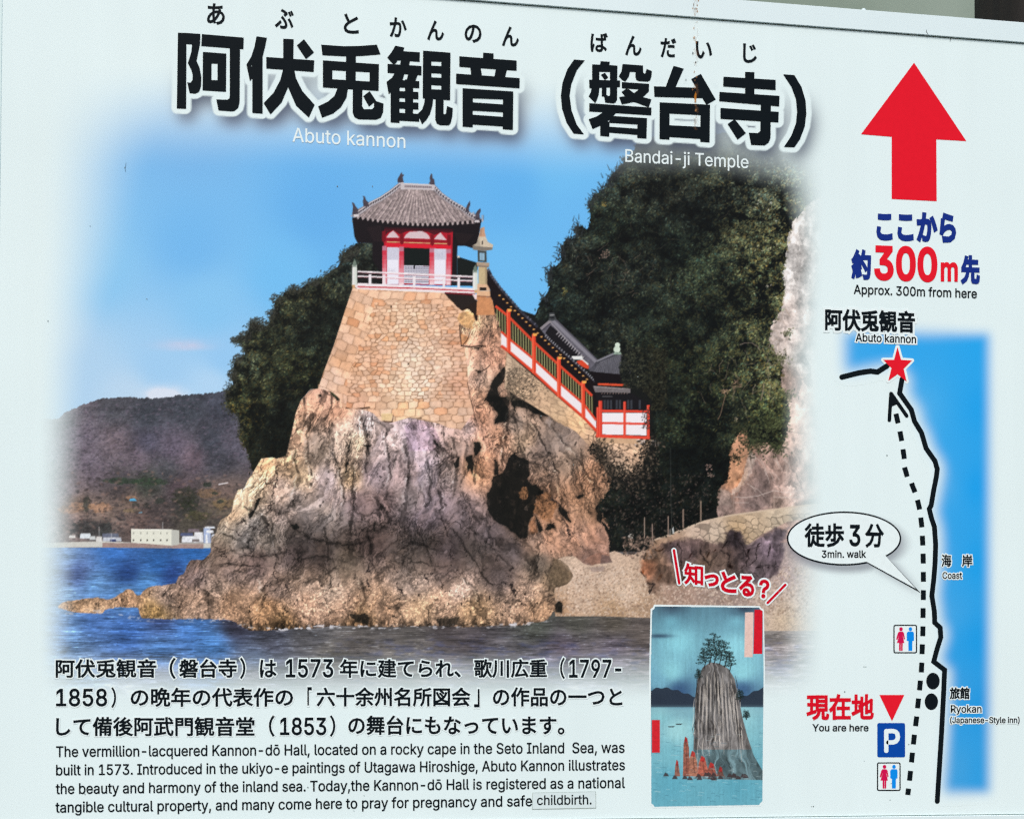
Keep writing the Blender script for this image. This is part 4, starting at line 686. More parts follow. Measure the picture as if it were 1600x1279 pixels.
def _dil(cv, glyphs, r=9.0):
    """lettering swollen by r px with round corners"""
    m = glyph_shadow(cv, glyphs); H = int(260*cv.sc); m = m[:H]; out = m.copy(); R = r*cv.sc; n = int(R)+1
    for dy in range(-n, n+1):
        for dx in range(-n, n+1):
            w = min(max(R-math.hypot(dx, dy)+.5, 0), 1)
            if w <= 0: continue
            a = np.zeros_like(m); a[max(dy,0):H+min(dy,0), max(dx,0):m.shape[1]+min(dx,0)] = m[max(-dy,0):H+min(-dy,0), max(-dx,0):m.shape[1]+min(-dx,0)]
            np.maximum(out, a*w, out=out)
    full = np.zeros((cv.h, cv.w), np.float32); full[:H] = out; return full
def photo_alpha(cv, glyphs):
    """soft vignette into the white board, title drop shadow, bubble shadow"""
    X, Y = cv.X, cv.Y
    wl = np.interp(Y, [90,160,260,420,560,1000,1100], [230,210,180,140,84,60,90]); l0 = np.interp(Y, [90,300,600,1100], [64,60,58,58])
    aL = sstep(0, 1, (X-l0)/wl)
    t0 = np.interp(X, [60,250,500,900,1150,1290], [92,92,100,118,170,215]); tw = np.interp(X, [60,400,900,1100,1290], [190,170,170,120,110])
    aT = sstep(0, 1, (Y-t0)/tw)
    r1 = np.interp(Y, [200,260,330,420,520,640,760,900,1000,1100], [1285,1290,1290,1288,1284,1284,1290,1296,1290,1284]); rw = np.interp(Y, [200,330,400,520,700,900,1100], [90,66,40,60,70,80,70])
    aR = sstep(0, 1, (r1-X)/rw)
    b1 = np.interp(X, [60,300,700,1000,1280], [1104,1106,1104,1102,1098])
    aB = sstep(0, 1, (b1-Y)/92)
    a = aL*aT*aR*aB
    m = glyph_shadow(cv, glyphs)
    m = np.clip(blur(m, 7*cv.sc)*2.2, 0, 1)                    # swollen lettering
    dx, dy = int(9*cv.sc), int(15*cv.sc)
    s = np.zeros_like(m); s[dy:, dx:] = m[:-dy, :-dx]; s = blur(s, 9*cv.sc)*.9
    s = s*sstep(70, 150, Y-(X-270)*.052)
    bub = (np.sqrt(((X-1324)/93.)**2+((Y-849)/46.)**2)); bs = sstep(1.14, .82, bub)*.62
    tail = cv.full([(1352,880),(1392,870),(1442,930)]); bs = np.maximum(bs, blur(tail, 5*cv.sc)*.6)
    for sh, c in ((s, (44,52,84)), (bs, (92,88,106))):
        # ink over the partly transparent picture
        na = sh+a*(1-sh)
        k = np.where(na > 1e-4, sh/np.maximum(na, 1e-4), 0)[...,None]
        cv.rgb[...] = cv.rgb*(1-k)+np.asarray(c, np.float32)/255.*k
        a = na
    g = np.maximum.reduce([_dil(cv, glyphs[:51]), _dil(cv, glyphs[51:])])
    cv.a = a*(1-g); cv.lab[X > 1294] = SKY
def _title():
    A = lambda *p: Z(250, 0, 4, *p); B = lambda *p: Z(540, 60, 8.883, *p); C = lambda *p: Z(680, 60, 8.883, *p)
    D = lambda *p: Z(910, 80, 9.406, *p); E = lambda *p: Z(880, 0, 4, *p); G = lambda *p: Z(600, 0, 4, *p)
    a = [A((112,205),(165,208),(163,680),(105,678)), A((150,206),(252,213),(250,275),(228,382),(246,420),(258,480),(256,540),(243,575),(220,586),(185,582),(170,515),(190,518),(203,500),(204,470),(196,440),(174,395),(196,325),(200,278),(150,275)),
      A((262,214),(523,236),(521,308),(258,288)), A((268,325),(414,336),(413,400),(268,396)), A((267,500),(412,503),(412,574),(266,565)), A((268,325),(322,329),(321,568),(266,565)), A((360,332),(414,336),(412,574),(359,571)),
      A((436,296),(500,300),(497,640),(488,675),(465,694),(440,696),(365,690),(352,622),(420,624),(433,616),(436,600)),
      A((603,228),(668,237),(655,300),(641,355),(641,710),(577,706),(577,490),(562,508),(540,405),(570,355),(590,295)), A((664,357),(964,378),(960,450),(664,428)),
      A((770,243),(835,246),(833,370),(838,440),(800,545),(760,640),(690,715),(648,645),(710,580),(752,500),(770,430)), A((838,430),(850,490),(890,570),(966,655),(930,735),(850,660),(800,545),(790,480),(800,430)), A((900,246),(962,328),(912,370),(855,285)),
      A((1007,280),(1150,290),(1250,288),(1355,280),(1378,340),(1260,350),(1150,352),(1015,345)), A((1163,345),(1224,345),(1222,560),(1160,556)), A((1018,378),(1368,402),(1366,455),(1018,436)), A((1018,492),(1366,514),(1366,568),(1018,546)), A((1018,378),(1078,382),(1076,550),(1018,546)), A((1310,398),(1368,402),(1366,568),(1310,565)),
      A((1112,546),(1175,550),(1165,610),(1130,670),(1080,710),(1012,735),(988,665),(1050,635),(1090,600)), A((1205,553),(1265,558),(1263,665),(1275,683),(1325,683),(1337,672),(1338,628),(1397,648),(1394,700),(1380,735),(1350,748),(1240,745),(1215,732),(1204,705)), A((1310,570),(1350,630),(1306,666),(1270,602)),
      B((690,103),(815,128),(800,180),(760,250),(690,355),(655,355),(578,268),(640,190)), B((740,176),(1030,195),(1028,326),(700,303)), B((582,355),(1052,385),(1052,512),(582,478)), B((770,290),(895,300),(880,380),(755,370)),
      B((690,470),(820,480),(790,575),(748,700),(748,1172),(625,1165),(625,750),(597,772),(568,605),(640,550)), B((690,575),(1022,595),(1022,690),(690,680)), B((825,570),(938,580),(935,1150),(825,1140)), B((870,490),(1000,505),(965,600),(845,590)),
      B((740,732),(1010,745),(1010,845),(740,826)), B((740,880),(1010,893),(1010,988),(740,972)), B((740,1032),(1022,1050),(1022,1155),(740,1140)),
      B((1075,172),(1190,180),(1190,838),(1070,830)), B((1328,190),(1455,200),(1450,858),(1328,850)), B((1075,172),(1455,200),(1453,328),(1075,315)), B((1180,378),(1340,388),(1340,490),(1180,480)), B((1180,542),(1340,550),(1340,655),(1180,645)), B((1070,704),(1450,716),(1450,858),(1070,830)),
      B((1100,825),(1215,832),(1205,930),(1170,1050),(1120,1130),(1060,1190),(1000,1048),(1060,990),(1090,910)), B((1248,840),(1360,845),(1358,1045),(1372,1055),(1392,1048),(1408,940),(1488,970),(1480,1080),(1460,1170),(1430,1205),(1310,1203),(1265,1180),(1245,1130)),
      C((665,200),(810,210),(808,300),(663,290)), C((335,250),(1130,310),(1130,447),(335,393)), C((485,385),(630,400),(650,530),(500,515)), C((845,415),(995,430),(968,550),(820,540)), C((290,490),(1173,553),(1170,690),(290,630)),
      C((380,693),(523,702),(520,1232),(380,1222)), C((940,730),(1083,738),(1078,1268),(938,1258)), C((380,693),(1083,738),(1083,850),(380,825)), C((510,888),(950,918),(950,1024),(510,1000)), C((510,1060),(950,1090),(950,1220),(510,1192)),
      G((1188,373),(1255,378),(1205,440),(1170,530),(1160,600),(1172,690),(1205,780),(1250,840),(1185,835),(1140,765),(1113,680),(1105,600),(1115,520),(1145,435)),
      D((268,148),(402,158),(395,220),(258,210)), D((143,195),(515,215),(512,310),(143,300)), D((143,195),(250,200),(248,430),(143,430)), D((405,205),(515,215),(512,440),(405,440)), D((330,318),(380,388),(330,425),(272,350)), D((98,420),(555,434),(552,528),(103,545)),
      D((135,530),(250,535),(240,640),(215,710),(190,765),(150,725),(92,665),(125,600)), D((285,530),(355,535),(353,668),(285,665)), D((405,430),(512,430),(510,715),(490,750),(460,768),(335,755),(318,665),(350,640),(380,662),(405,650)),
      D((590,190),(700,200),(700,305),(680,380),(630,450),(580,420),(535,370),(575,300)), D((590,190),(890,212),(890,310),(590,300)), D((785,205),(890,212),(893,310),(905,332),(925,325),(945,262),(1022,295),(1015,370),(995,430),(960,448),(830,440),(795,425),(778,380)),
      D((580,455),(980,482),(978,572),(580,545)), D((835,560),(978,560),(978,590),(890,675),(760,745),(580,782),(540,675),(650,660),(760,617)), D((640,555),(575,600),(620,655),(760,745),(975,825),(1015,710),(890,675),(760,617),(680,560)),
      D((102,765),(1015,830),(1012,943),(100,885)), D((330,880),(500,900),(400,1010),(270,1090),(150,1145),(92,1000),(210,960)), D((395,950),(950,985),(948,1085),(395,1052)), D((262,1035),(400,1035),(395,1255),(262,1243)), D((810,985),(950,990),(942,1284),(805,1274)), D((390,1110),(820,1140),(815,1230),(390,1195)),
      E((690,412),(753,430),(700,550),(640,545)), E((567,540),(860,550),(900,614),(570,605)), E((860,462),(953,622),(895,655),(800,495)), E((603,640),(665,643),(664,872),(602,868)), E((858,652),(918,655),(915,890),(857,886)), E((603,640),(918,655),(917,722),(603,706)), E((655,783),(862,793),(862,868),(655,855)),
      E((1137,450),(1195,452),(1195,600),(1137,595)), E((1002,480),(1328,500),(1328,563),(1000,540)), E((977,575),(1352,600),(1350,665),(975,632)), E((983,675),(1347,700),(1345,765),(983,742)), E((1235,655),(1298,660),(1296,860),(1285,890),(1260,908),(1175,905),(1160,830),(1215,832),(1232,820)), E((1072,745),(1142,832),(1090,872),(1028,775)),
      E((1375,465),(1445,470),(1490,545),(1515,630),(1520,710),(1510,790),(1480,870),(1445,920),(1380,918),(1425,850),(1455,770),(1462,700),(1455,620),(1425,540))]
    return a
HEADLINE = _title()
def paint_block(cv):
    """plain teal seascape in woodblock manner"""
    global NOISE
    X, Y = cv.X, cv.Y; rs = np.random.RandomState(31); NOISE = fbm(X/3, Y/3, 3, 3, .7)
    f = cfield(cv, [(1050,948,52,68,84),(1160,948,52,66,84),(1050,957,84,120,140),(1150,957,84,120,140),(1050,968,118,182,200),(1150,968,126,190,208),(1060,1000,140,208,222),(1150,1010,146,212,226),(1050,1050,142,208,220),(1160,1050,146,212,224),(1030,1068,120,178,200),(1060,1078,60,92,130),(1160,1078,64,98,136),(1030,1090,40,62,88),(1160,1112,150,208,216),(1030,1112,142,204,212),(1060,1140,158,212,218),(1150,1150,136,196,206),(1050,1180,120,184,198),(1150,1190,112,178,194),(1050,1220,98,170,190),(1150,1220,96,168,188),(1100,1250,104,172,190)], 3)
    cv.rgb[...] = np.clip(f*(1+.05*NOISE+.05*fbm(X/2.2, Y/40, 7, 3))[...,None], 0, 255)/255.
    k = np.exp(-((X-1030)/20)**2-((Y-993)/3.2)**2)*.8; cv.blend(k, (50,70,92))
    hills = [(1010,1087)]+[(x, 1082+4*math.sin(x/13.)-5*math.sin(x/27.+1)+2.5*math.sin(x/4.1)*math.sin(x/7.7)) for x in range(1014, 1200, 2)]+[(1200,1104),(1010,1104)]
    cv.fill(hills, (44,54,68), .95); cv.blend(sstep(1098, 1110, Y)*sstep(1122, 1110, Y)*.6, (140,190,200))
    # a striated sea stack crowned with pines
    land = [(1082,1216),(1084,1150),(1086,1090),(1090,1060),(1098,1042),(1110,1034),(1124,1036),(1138,1044),(1148,1060),(1154,1090),(1160,1120),(1168,1150),(1178,1180),(1192,1204),(1200,1218)]
    m = cv.full(land); q = ridged((X+(Y-1100)*-.12)/7+fbm(X/14, Y/20, 21)*1.6, Y/60, 22, 3)
    g = (92+40*(Y-1030)/180)[...,None]*np.array([.97,.95,.94])+((q-.6)*150)[...,None]; g = np.where((Y > 1170)[...,None], g*np.array([.78,1.0,1.06]), g)
    cv.blend(m, np.clip(g, 24, 215))
    for k in range(22):
        x0 = 1092+k*2.7; y0 = 1046+abs(k-9)*2.2+rs.rand()*12; e = (k-8)*.5
        cv.stroke([(x0,y0),(x0+e*.6,y0+34),(x0+e*1.6,y0+70+rs.rand()*50)], [.5,1.2,.4], (212,204,194) if k % 2 else (36,38,40), .85)
    for k in range(70):
        t = rs.rand(); x0 = 1088+t*64; y0 = 1050+rs.rand()*110; e = (t-.4)*20; L = 8+rs.rand()*26
        cv.stroke([(x0+e*(y0-1050)/110,y0),(x0+e*(y0-1050)/110+e*.1+rs.randn(),y0+L*.5),(x0+e*(y0-1050)/110+e*.22,y0+L)], [.4,.9,.4], (228,220,208) if rs.rand() < .45 else (34,34,36), .8)
    def pine(x, y, h):
        cv.stroke([(x,y),(x+h*.10,y-h*.4),(x-h*.04,y-h*.75),(x+h*.02,y-h)], [1.5,1.2,.9,.5], (34,32,30), .95)
        for j in range(9):
            yy = y-h*(.3+.085*j); w = h*(.30-.022*j); sx = w*.55*(1 if j % 2 else -1)+rs.randn()*.6
            cv.stroke([(x,yy+2),(x+sx,yy)], .6, (34,32,30), .9)
            n = 16; a = rs.rand(n)*6.3; d = np.sqrt(rs.rand(n))
            splat(cv, x+sx+d*np.cos(a)*w*.8, yy+d*np.sin(a)*1.7, 1.0+rs.rand(n)*.8, .6+rs.rand(n)*.3, rs.randn(n)*.5, np.array([[30,46,46]])*(.7+.6*rs.rand(n,1)), .95, None, 1)
    for x, y, h in ((1100,1044,30),(1108,1038,40),(1116,1036,46),(1124,1038,38),(1132,1042,42),(1140,1048,30),(1092,1062,16),(1156,1096,18),(1166,1124,14)): pine(x, y, h)
    for x, w, y0, c in ((1072,5,1150,(150,88,72)),(1083,7,1172,(170,112,90)),(1058,4,1186,(140,92,80)),(1098,8,1180,(176,96,78)),(1112,8,1190,(160,90,76)),(1126,6,1196,(120,84,76))):
        cv.fill([(x-w,1212),(x-w*.8,y0+12),(x-w*.3,y0),(x+w*.4,y0+3),(x+w*.9,y0+18),(x+w*1.2,1212)], c, .95, tex=.35); cv.fill([(x-w*.5,y0+8),(x-w*.2,y0),(x+w*.4,y0+3),(x+w*.3,y0+10)], (176,36,40), .7, tex=.3); cv.stroke([(x,y0+8),(x+w*.3,1206)], .8, (70,48,46), .7)
    for k in range(20): x = 1040+rs.rand()*130; y = 1208+rs.rand()*8; cv.fill([(x-4,y+3),(x-1,y-3),(x+3,y-1),(x+5,y+3)], (66,58,60), .9)
    for k in range(120):
        x = 1016+rs.rand()*175; y = 1140+rs.rand()*112; cv.stroke([(x,y),(x+2.5,y-.8),(x+5+rs.rand()*5,y+.3)], .6, (52,92,112) if rs.rand() < .6 else (206,228,230), .5)
    for x, y in ((1049,1134),(1061,1130)): cv.fill([(x-6,y),(x+6,y-.5),(x+3,y+1.6),(x-4,y+1.6)], (54,62,66), .9)
    cv.fill([(1179,952),(1191.5,952),(1191,1021),(1177,1021)], (208,26,44), 1, tex=.1)
    cv.fill([(1164,956),(1177.5,956),(1176,1026),(1163,1026)], (226,196,186), 1, tex=.06)
    cv.fill([(1018.5,1124),(1031,1124),(1031,1175),(1018.5,1175)], (206,40,50), 1, tex=.1)
def ell_(cx, cy, rx, ry, n=28): return [(cx+rx*math.cos(2*math.pi*i/n), cy+ry*math.sin(2*math.pi*i/n)) for i in range(n)]
# ------------------------------------------------------------------ from artwork units to the board
_cy, _sy = math.cos(YAW), math.sin(YAW)
def W(x, y, d=0.0):
    """artwork point (x right, y down) -> world point on the board's face, d metres proud of it"""
    x = np.asarray(x, float); y = np.asarray(y, float); d = d if abs(d) > .003 else d*.4
    a = (x-PPX)/FPX; b = -(y-PPY)/FPX
    dx = a*_cy+_sy; dy = -a*_sy+_cy
    t = (DIST-d)/dy
    return np.stack([t*dx, np.zeros_like(t)-d, CAMZ+t*b], -1)
ORG = np.array([0.05, 0.0, 0.0])                         # foot of the sign
def lin(c):
    c = np.asarray(c, float)/255.
    return np.where(c <= .04045, c/12.92, ((c+.055)/1.055)**2.4)
LIGHT = np.array(LIGHT_RGB)                              # light reaching the board, so that inks print true
def ink(c): return np.clip(lin(c)/LIGHT, 0.004, .9)

# ------------------------------------------------------------------ materials
def new_mat(name):
    m = bpy.data.materials.new(name); m.use_nodes = True
    return m, m.node_tree, m.node_tree.nodes['Principled BSDF']
def ink_mat(name, rgb, rough=.5, spec=.02, var=.06, scale=90):
    m, t, p = new_mat(name); c = ink(rgb)
    tc = t.nodes.new('ShaderNodeTexCoord'); nz = t.nodes.new('ShaderNodeTexNoise'); nz.inputs['Scale'].default_value = scale; nz.inputs['Detail'].default_value = 5
    mp = t.nodes.new('ShaderNodeMapRange'); mp.inputs['To Min'].default_value = 1-var; mp.inputs['To Max'].default_value = 1+var
    mx = t.nodes.new('ShaderNodeMix'); mx.data_type = 'RGBA'; mx.blend_type = 'MULTIPLY'; mx.inputs['Factor'].default_value = 1; mx.inputs['A'].default_value = (*c, 1)
    t.links.new(tc.outputs['Object'], nz.inputs['Vector']); t.links.new(nz.outputs['Fac'], mp.inputs['Value']); t.links.new(mp.outputs['Result'], mx.inputs['B'])
    t.links.new(mx.outputs['Result'], p.inputs['Base Color'])
    p.inputs['Roughness'].default_value = rough; p.inputs['Specular IOR Level'].default_value = spec
    return m
BOARD_RGB = (225, 242, 248)
def board_nodes(t):
    """weathered white of the board: faint blotches and streaks"""
    tc = t.nodes.new('ShaderNodeTexCoord')
    n1 = t.nodes.new('ShaderNodeTexNoise'); n1.inputs['Scale'].default_value = 3.2; n1.inputs['Detail'].default_value = 6
    n2 = t.nodes.new('ShaderNodeTexNoise'); n2.inputs['Scale'].default_value = 700; n2.inputs['Detail'].default_value = 2
    mpg = t.nodes.new('ShaderNodeMapping'); mpg.inputs['Scale'].default_value = (26, 1, 1.2)
    n3 = t.nodes.new('ShaderNodeTexNoise'); n3.inputs['Scale'].default_value = 1.0; n3.inputs['Detail'].default_value = 4
    t.links.new(tc.outputs['Object'], n1.inputs['Vector']); t.links.new(tc.outputs['Object'], n2.inputs['Vector']); t.links.new(tc.outputs['Object'], mpg.inputs['Vector']); t.links.new(mpg.outputs[0], n3.inputs['Vector'])
    def mr(n, lo, hi):
        m = t.nodes.new('ShaderNodeMapRange'); m.inputs['From Min'].default_value = .3; m.inputs['From Max'].default_value = .7; m.inputs['To Min'].default_value = lo; m.inputs['To Max'].default_value = hi
        t.links.new(n.outputs['Fac'], m.inputs['Value']); return m.outputs['Result']
    def mul(a, b):
        m = t.nodes.new('ShaderNodeMath'); m.operation = 'MULTIPLY'; t.links.new(a, m.inputs[0]); t.links.new(b, m.inputs[1]); return m.outputs[0]
    v = mul(mul(mr(n1, .975, 1.015), mr(n2, .975, 1.025)), mr(n3, .988, 1.008))
    mx = t.nodes.new('ShaderNodeMix'); mx.data_type = 'RGBA'; mx.blend_type = 'MULTIPLY'; mx.inputs['Factor'].default_value = 1; mx.inputs['A'].default_value = (*ink(BOARD_RGB), 1)
    t.links.new(v, mx.inputs['B'])
    return mx.outputs['Result'], n1
def board_mat(name, rough=.42):
    m, t, p = new_mat(name); c, n1 = board_nodes(t); t.links.new(c, p.inputs['Base Color'])
    p.inputs['Roughness'].default_value = rough; p.inputs['Specular IOR Level'].default_value = .06
    return m
def print_mat(name):
    """halftone ink on the board: colour and density of each dot ride on the mesh"""
    m, t, p = new_mat(name); c, _ = board_nodes(t)
    at = t.nodes.new('ShaderNodeAttribute'); at.attribute_name = 'ink'
    tc = t.nodes.new('ShaderNodeTexCoord'); nz = t.nodes.new('ShaderNodeTexNoise'); nz.inputs['Scale'].default_value = 900; nz.inputs['Detail'].default_value = 1
    t.links.new(tc.outputs['Object'], nz.inputs['Vector'])
    mp = t.nodes.new('ShaderNodeMapRange'); mp.inputs['From Min'].default_value = .3; mp.inputs['From Max'].default_value = .7; mp.inputs['To Min'].default_value = .955; mp.inputs['To Max'].default_value = 1.045; t.links.new(nz.outputs['Fac'], mp.inputs['Value'])
    g = t.nodes.new('ShaderNodeMix'); g.data_type = 'RGBA'; g.blend_type = 'MULTIPLY'; g.inputs['Factor'].default_value = 1
    t.links.new(at.outputs['Color'], g.inputs['A']); t.links.new(mp.outputs['Result'], g.inputs['B'])
    mx = t.nodes.new('ShaderNodeMix'); mx.data_type = 'RGBA'
    t.links.new(at.outputs['Alpha'], mx.inputs['Factor']); t.links.new(c, mx.inputs['A']); t.links.new(g.outputs['Result'], mx.inputs['B'])
    t.links.new(mx.outputs['Result'], p.inputs['Base Color']); p.inputs['Roughness'].default_value = .42; p.inputs['Specular IOR Level'].default_value = .06
    return m
M_BOARD = board_mat('white_board'); M_WHITE = ink_mat('white_ink', (228,242,244)); M_BLACK = ink_mat('black_ink', (17,24,29)); M_RED = ink_mat('red_ink', (226,28,46)); M_NAVY = ink_mat('navy_ink', (26,50,132))
M_CRIMSON = ink_mat('crimson_ink', (214,20,40)); M_PRINT = print_mat('printed_picture')

# ------------------------------------------------------------------ mesh helpers
def link(name, mesh, mat, parent):
    o = bpy.data.objects.new(name, mesh); COL.objects.link(o)
    if mat: mesh.materials.append(mat)
    if parent: o.parent = parent
    return o
def mesh_from(name, V, F, mat, parent):
    """V world points"""
    me = bpy.data.meshes.new(name); me.from_pydata((np.asarray(V)-ORG).tolist(), [], F); me.update()
    return link(name, me, mat, parent)
class Shape:
    """flat ink shapes gathered into one mesh"""
    def __init__(s): s.V, s.F = [], []
    def poly(s, pts, d):
        s.k = getattr(s, 'k', 0)+1; d = d+(s.k % 60)*1.5e-5
        n = len(s.V)
        s.V += W([p[0] for p in pts], [p[1] for p in pts], d).tolist()
        for tri in tessellate_polygon([[Vector((p[0], p[1], 0)) for p in pts]]): s.F.append([n+i for i in tri])
    def ring(s, outer, inner, d):
        n = len(s.V); k = len(outer)
        for L in (outer, inner): s.V += W([p[0] for p in L], [p[1] for p in L], d).tolist()
        for i in range(k): j = (i+1) % k; s.F.append([n+i, n+j, n+k+j, n+k+i])
    def path(s, pts, w, d, round_=True):
        """stroke of a polyline with mitred joints and round ends"""
        P = [np.array(p, float) for p in pts]; L, R = [], []
        for i, p in enumerate(P):
            a = P[max(i-1, 0)]; b = P[min(i+1, len(P)-1)]
            t1 = p-a if i else b-p; t2 = b-p if i < len(P)-1 else p-a
            t1 = t1/np.linalg.norm(t1); t2 = t2/np.linalg.norm(t2)
            n = np.array([-(t1+t2)[1], (t1+t2)[0]]); n /= np.linalg.norm(n)
            k = 1/max(.5, n @ np.array([-t1[1], t1[0]]))
            L.append(p+n*k*w/2); R.append(p-n*k*w/2)
        s.k = getattr(s, 'k', 0)+1; d = d+(s.k % 60)*1.5e-5
        n = len(s.V); V = L+R; s.V += W([p[0] for p in V], [p[1] for p in V], d).tolist(); m = len(L)
        for i in range(m-1): s.F.append([n+i, n+i+1, n+m+i+1, n+m+i])
        if round_:
            for p, q in ((P[0], P[1]), (P[-1], P[-2])):
                a0 = math.atan2(*(p-q)[::-1]); s.poly([(p[0]+w/2*math.cos(a0+a), p[1]+w/2*math.sin(a0+a)) for a in np.linspace(-math.pi/2, math.pi/2, 9)], d)
    def add(s, V, F):
        n = len(s.V); s.V += np.asarray(V).tolist(); s.F += [[n+i for i in f] for f in F]
    def build(s, name, mat, parent): return mesh_from(name, s.V, s.F, mat, parent)
def ell(cx, cy, rx, ry, n=40): return [(cx+rx*math.cos(a), cy+ry*math.sin(a)) for a in np.linspace(0, 2*math.pi, n, endpoint=False)]
def rrect(x0, y0, x1, y1, r, n=5):
    out = []
    for cx, cy, a0 in ((x1-r, y0+r, -90), (x1-r, y1-r, 0), (x0+r, y1-r, 90), (x0+r, y0+r, 180)):
        for k in range(n+1): a = math.radians(a0+90*k/n); out.append((cx+r*math.cos(a), cy+r*math.sin(a)))
    return out
def curve_mesh(cu):
    o = bpy.data.objects.new('lettering', cu); COL.objects.link(o)
    me = bpy.data.meshes.new_from_object(o.evaluated_get(bpy.context.evaluated_depsgraph_get()))
    V = np.zeros(len(me.vertices)*3); me.vertices.foreach_get('co', V); V = V.reshape(-1, 3); F = [list(p.vertices) for p in me.polygons]
    bpy.data.objects.remove(o); bpy.data.meshes.remove(me)
    return V, F
FONT = None
try: FONT = bpy.data.fonts.load(os.path.join(bpy.utils.system_resource('DATAFILES', path='fonts'), 'Inter.woff2'))   # Blender's own interface face
except Exception: pass
def text_shape(txt, d=0.0, res=3):
    cu = bpy.data.curves.new('lettering', 'FONT'); latin = FONT and all(ord(c) < 0x300 for c in txt)
    if latin: cu.font = FONT
    cu.body = txt; cu.size = 1; cu.resolution_u = res
    if not latin:
        if d > 0: cu.bevel_depth = d; cu.bevel_resolution = 1
        r = curve_mesh(cu); bpy.data.curves.remove(cu); return r
    # this face draws some letters from crossing outlines: fill each outline with its own holes
    cu.fill_mode = 'NONE'
    o = bpy.data.objects.new('lettering', cu); COL.objects.link(o)
    me = bpy.data.meshes.new_from_object(o.evaluated_get(bpy.context.evaluated_depsgraph_get()))
    nxt = {}
    for e in me.edges: a, b = e.vertices; nxt.setdefault(a, []).append(b); nxt.setdefault(b, []).append(a)
    P = [(v.co.x, v.co.y) for v in me.vertices]; seen = set(); loops = []
    for a in range(len(P)):
        if a in seen or a not in nxt: continue
        L = [a]; seen.add(a); c = a
        while True:
            n = [b for b in nxt[c] if b not in seen]
            if not n: break
            c = min(n, key=lambda b: abs(b-c)); L.append(c); seen.add(c)
        if len(L) > 2: loops.append([P[k] for k in L])
    bpy.data.objects.remove(o); bpy.data.meshes.remove(me); bpy.data.curves.remove(cu)
    area = lambda L: sum(L[i-1][0]*L[i][1]-L[i][0]*L[i-1][1] for i in range(len(L)))/2
    def inside(pt, L):
        r = False
        for i in range(len(L)):
            (x1, y1), (x2, y2) = L[i-1], L[i]
            if (y1 > pt[1]) != (y2 > pt[1]) and pt[0] < (x2-x1)*(pt[1]-y1)/(y2-y1)+x1: r = not r
        return r
    sg = np.sign(area(max(loops, key=lambda L: abs(area(L)))))
    outs = [[L] for L in loops if area(L)*sg > 0]
    for L in loops:
        if area(L)*sg < 0:
            own = [g for g in outs if inside(L[0], g[0])]
            if own: min(own, key=lambda g: abs(area(g[0]))).append(L)
    V, F = [], []
    if d <= 0:
        for g in outs:
            n = len(V); V += [(x, y, 0) for L in g for x, y in L]
            F += [[n+i for i in t] for t in tessellate_polygon([[Vector((x, y, 0)) for x, y in L] for L in g])]
        return np.array(V), F
    for lay in range(3):                                   # crossing outlines are neighbours: keep them in separate curves
        cu = bpy.data.curves.new('lettering', 'CURVE'); cu.dimensions = '2D'; cu.fill_mode = 'BOTH'; cu.bevel_depth = d; cu.bevel_resolution = 1
        for g in outs[lay::3]:
            for L in g:
                sp = cu.splines.new('POLY'); sp.points.add(len(L)-1); sp.use_cyclic_u = True
                sp.points.foreach_set('co', [c for x, y in L for c in (x, y, 0, 1)])
        if len(cu.splines):
            v, f = curve_mesh(cu); n = len(V); V += v.tolist(); F += [[n+i for i in q] for q in f]
        bpy.data.curves.remove(cu)
    return np.array(V), F
def islands(n, F):
    p = list(range(n))
    def f(a):
        while p[a] != a: p[a] = p[p[a]]; a = p[a]
        return a
    for q in F:
        r = f(q[0])
        for v in q[1:]: p[f(v)] = r
    _, k = np.unique([f(i) for i in range(n)], return_inverse=True); return k
def put_text(sh, txt, x0, x1, y0, y1, slope=0.0, d=.001, bold=0.0, skew=0.0):
    """lettering whose ink fills x0..x1, y0..y1 (at its left end); bold = px the strokes are swollen by"""
    V0, _ = text_shape(txt)
    lo, hi = V0.min(0), V0.max(0)
    if bold > 0: b0 = min(bold, 3.2); 
    g = getattr(sh, 'grow', 0.0)
    inset = bold
    sx = (x1-x0-2*inset)/max(hi[0]-lo[0], 1e-4); sy = (y1-y0-2*inset)/max(hi[1]-lo[1], 1e-4)
    tot = bold+g
    V, F = (V0, _) if tot <= 0 else text_shape(txt, tot/math.sqrt(sx*sy), 3)
    if tot > 0 and (g > 0 or bold > .9):                   # trim the needles that sharp corners throw when swollen
        lim = 1.3*tot/math.sqrt(sx*sy)
        for a in range(0, len(V), 4000):
            q = V[a:a+4000, :2]; D = ((q[:,None]-V0[None,:,:2])**2).sum(2); n = D.argmin(1); r = np.sqrt(D[np.arange(len(q)), n])
            far = r > lim; q[far] = V0[n[far], :2]+(q[far]-V0[n[far], :2])*(lim/r[far])[:,None]
    X = x0+inset+(V[:,0]-lo[0])*sx; Y = y1-inset-(V[:,1]-lo[1])*sy
    X = X+skew*(y1-Y); Y = Y+slope*(X-x0)
    P = W(X, Y, d); 
    if tot > 0: P[:,1] -= np.clip(V[:,2], 0, None)*sx*1e-5
    P[:,1] -= (islands(len(V), F) % 9)*8e-6
    sh.add(P, F)
def lettering(name, items, mat, parent, d=.0012, halo=0.0, halo_mat=None):
    s = Shape()
    for it in items: put_text(s, *it[:5], **dict(dict(d=d), **(it[5] if len(it) > 5 else {})))
    o = s.build(name, mat, parent)
    if halo:
        h = Shape(); h.grow = halo
        for it in items: put_text(h, *it[:5], **dict(dict(d=d-.0004), **(it[5] if len(it) > 5 else {})))
        h.build('outline', halo_mat or M_WHITE, o)
    return o
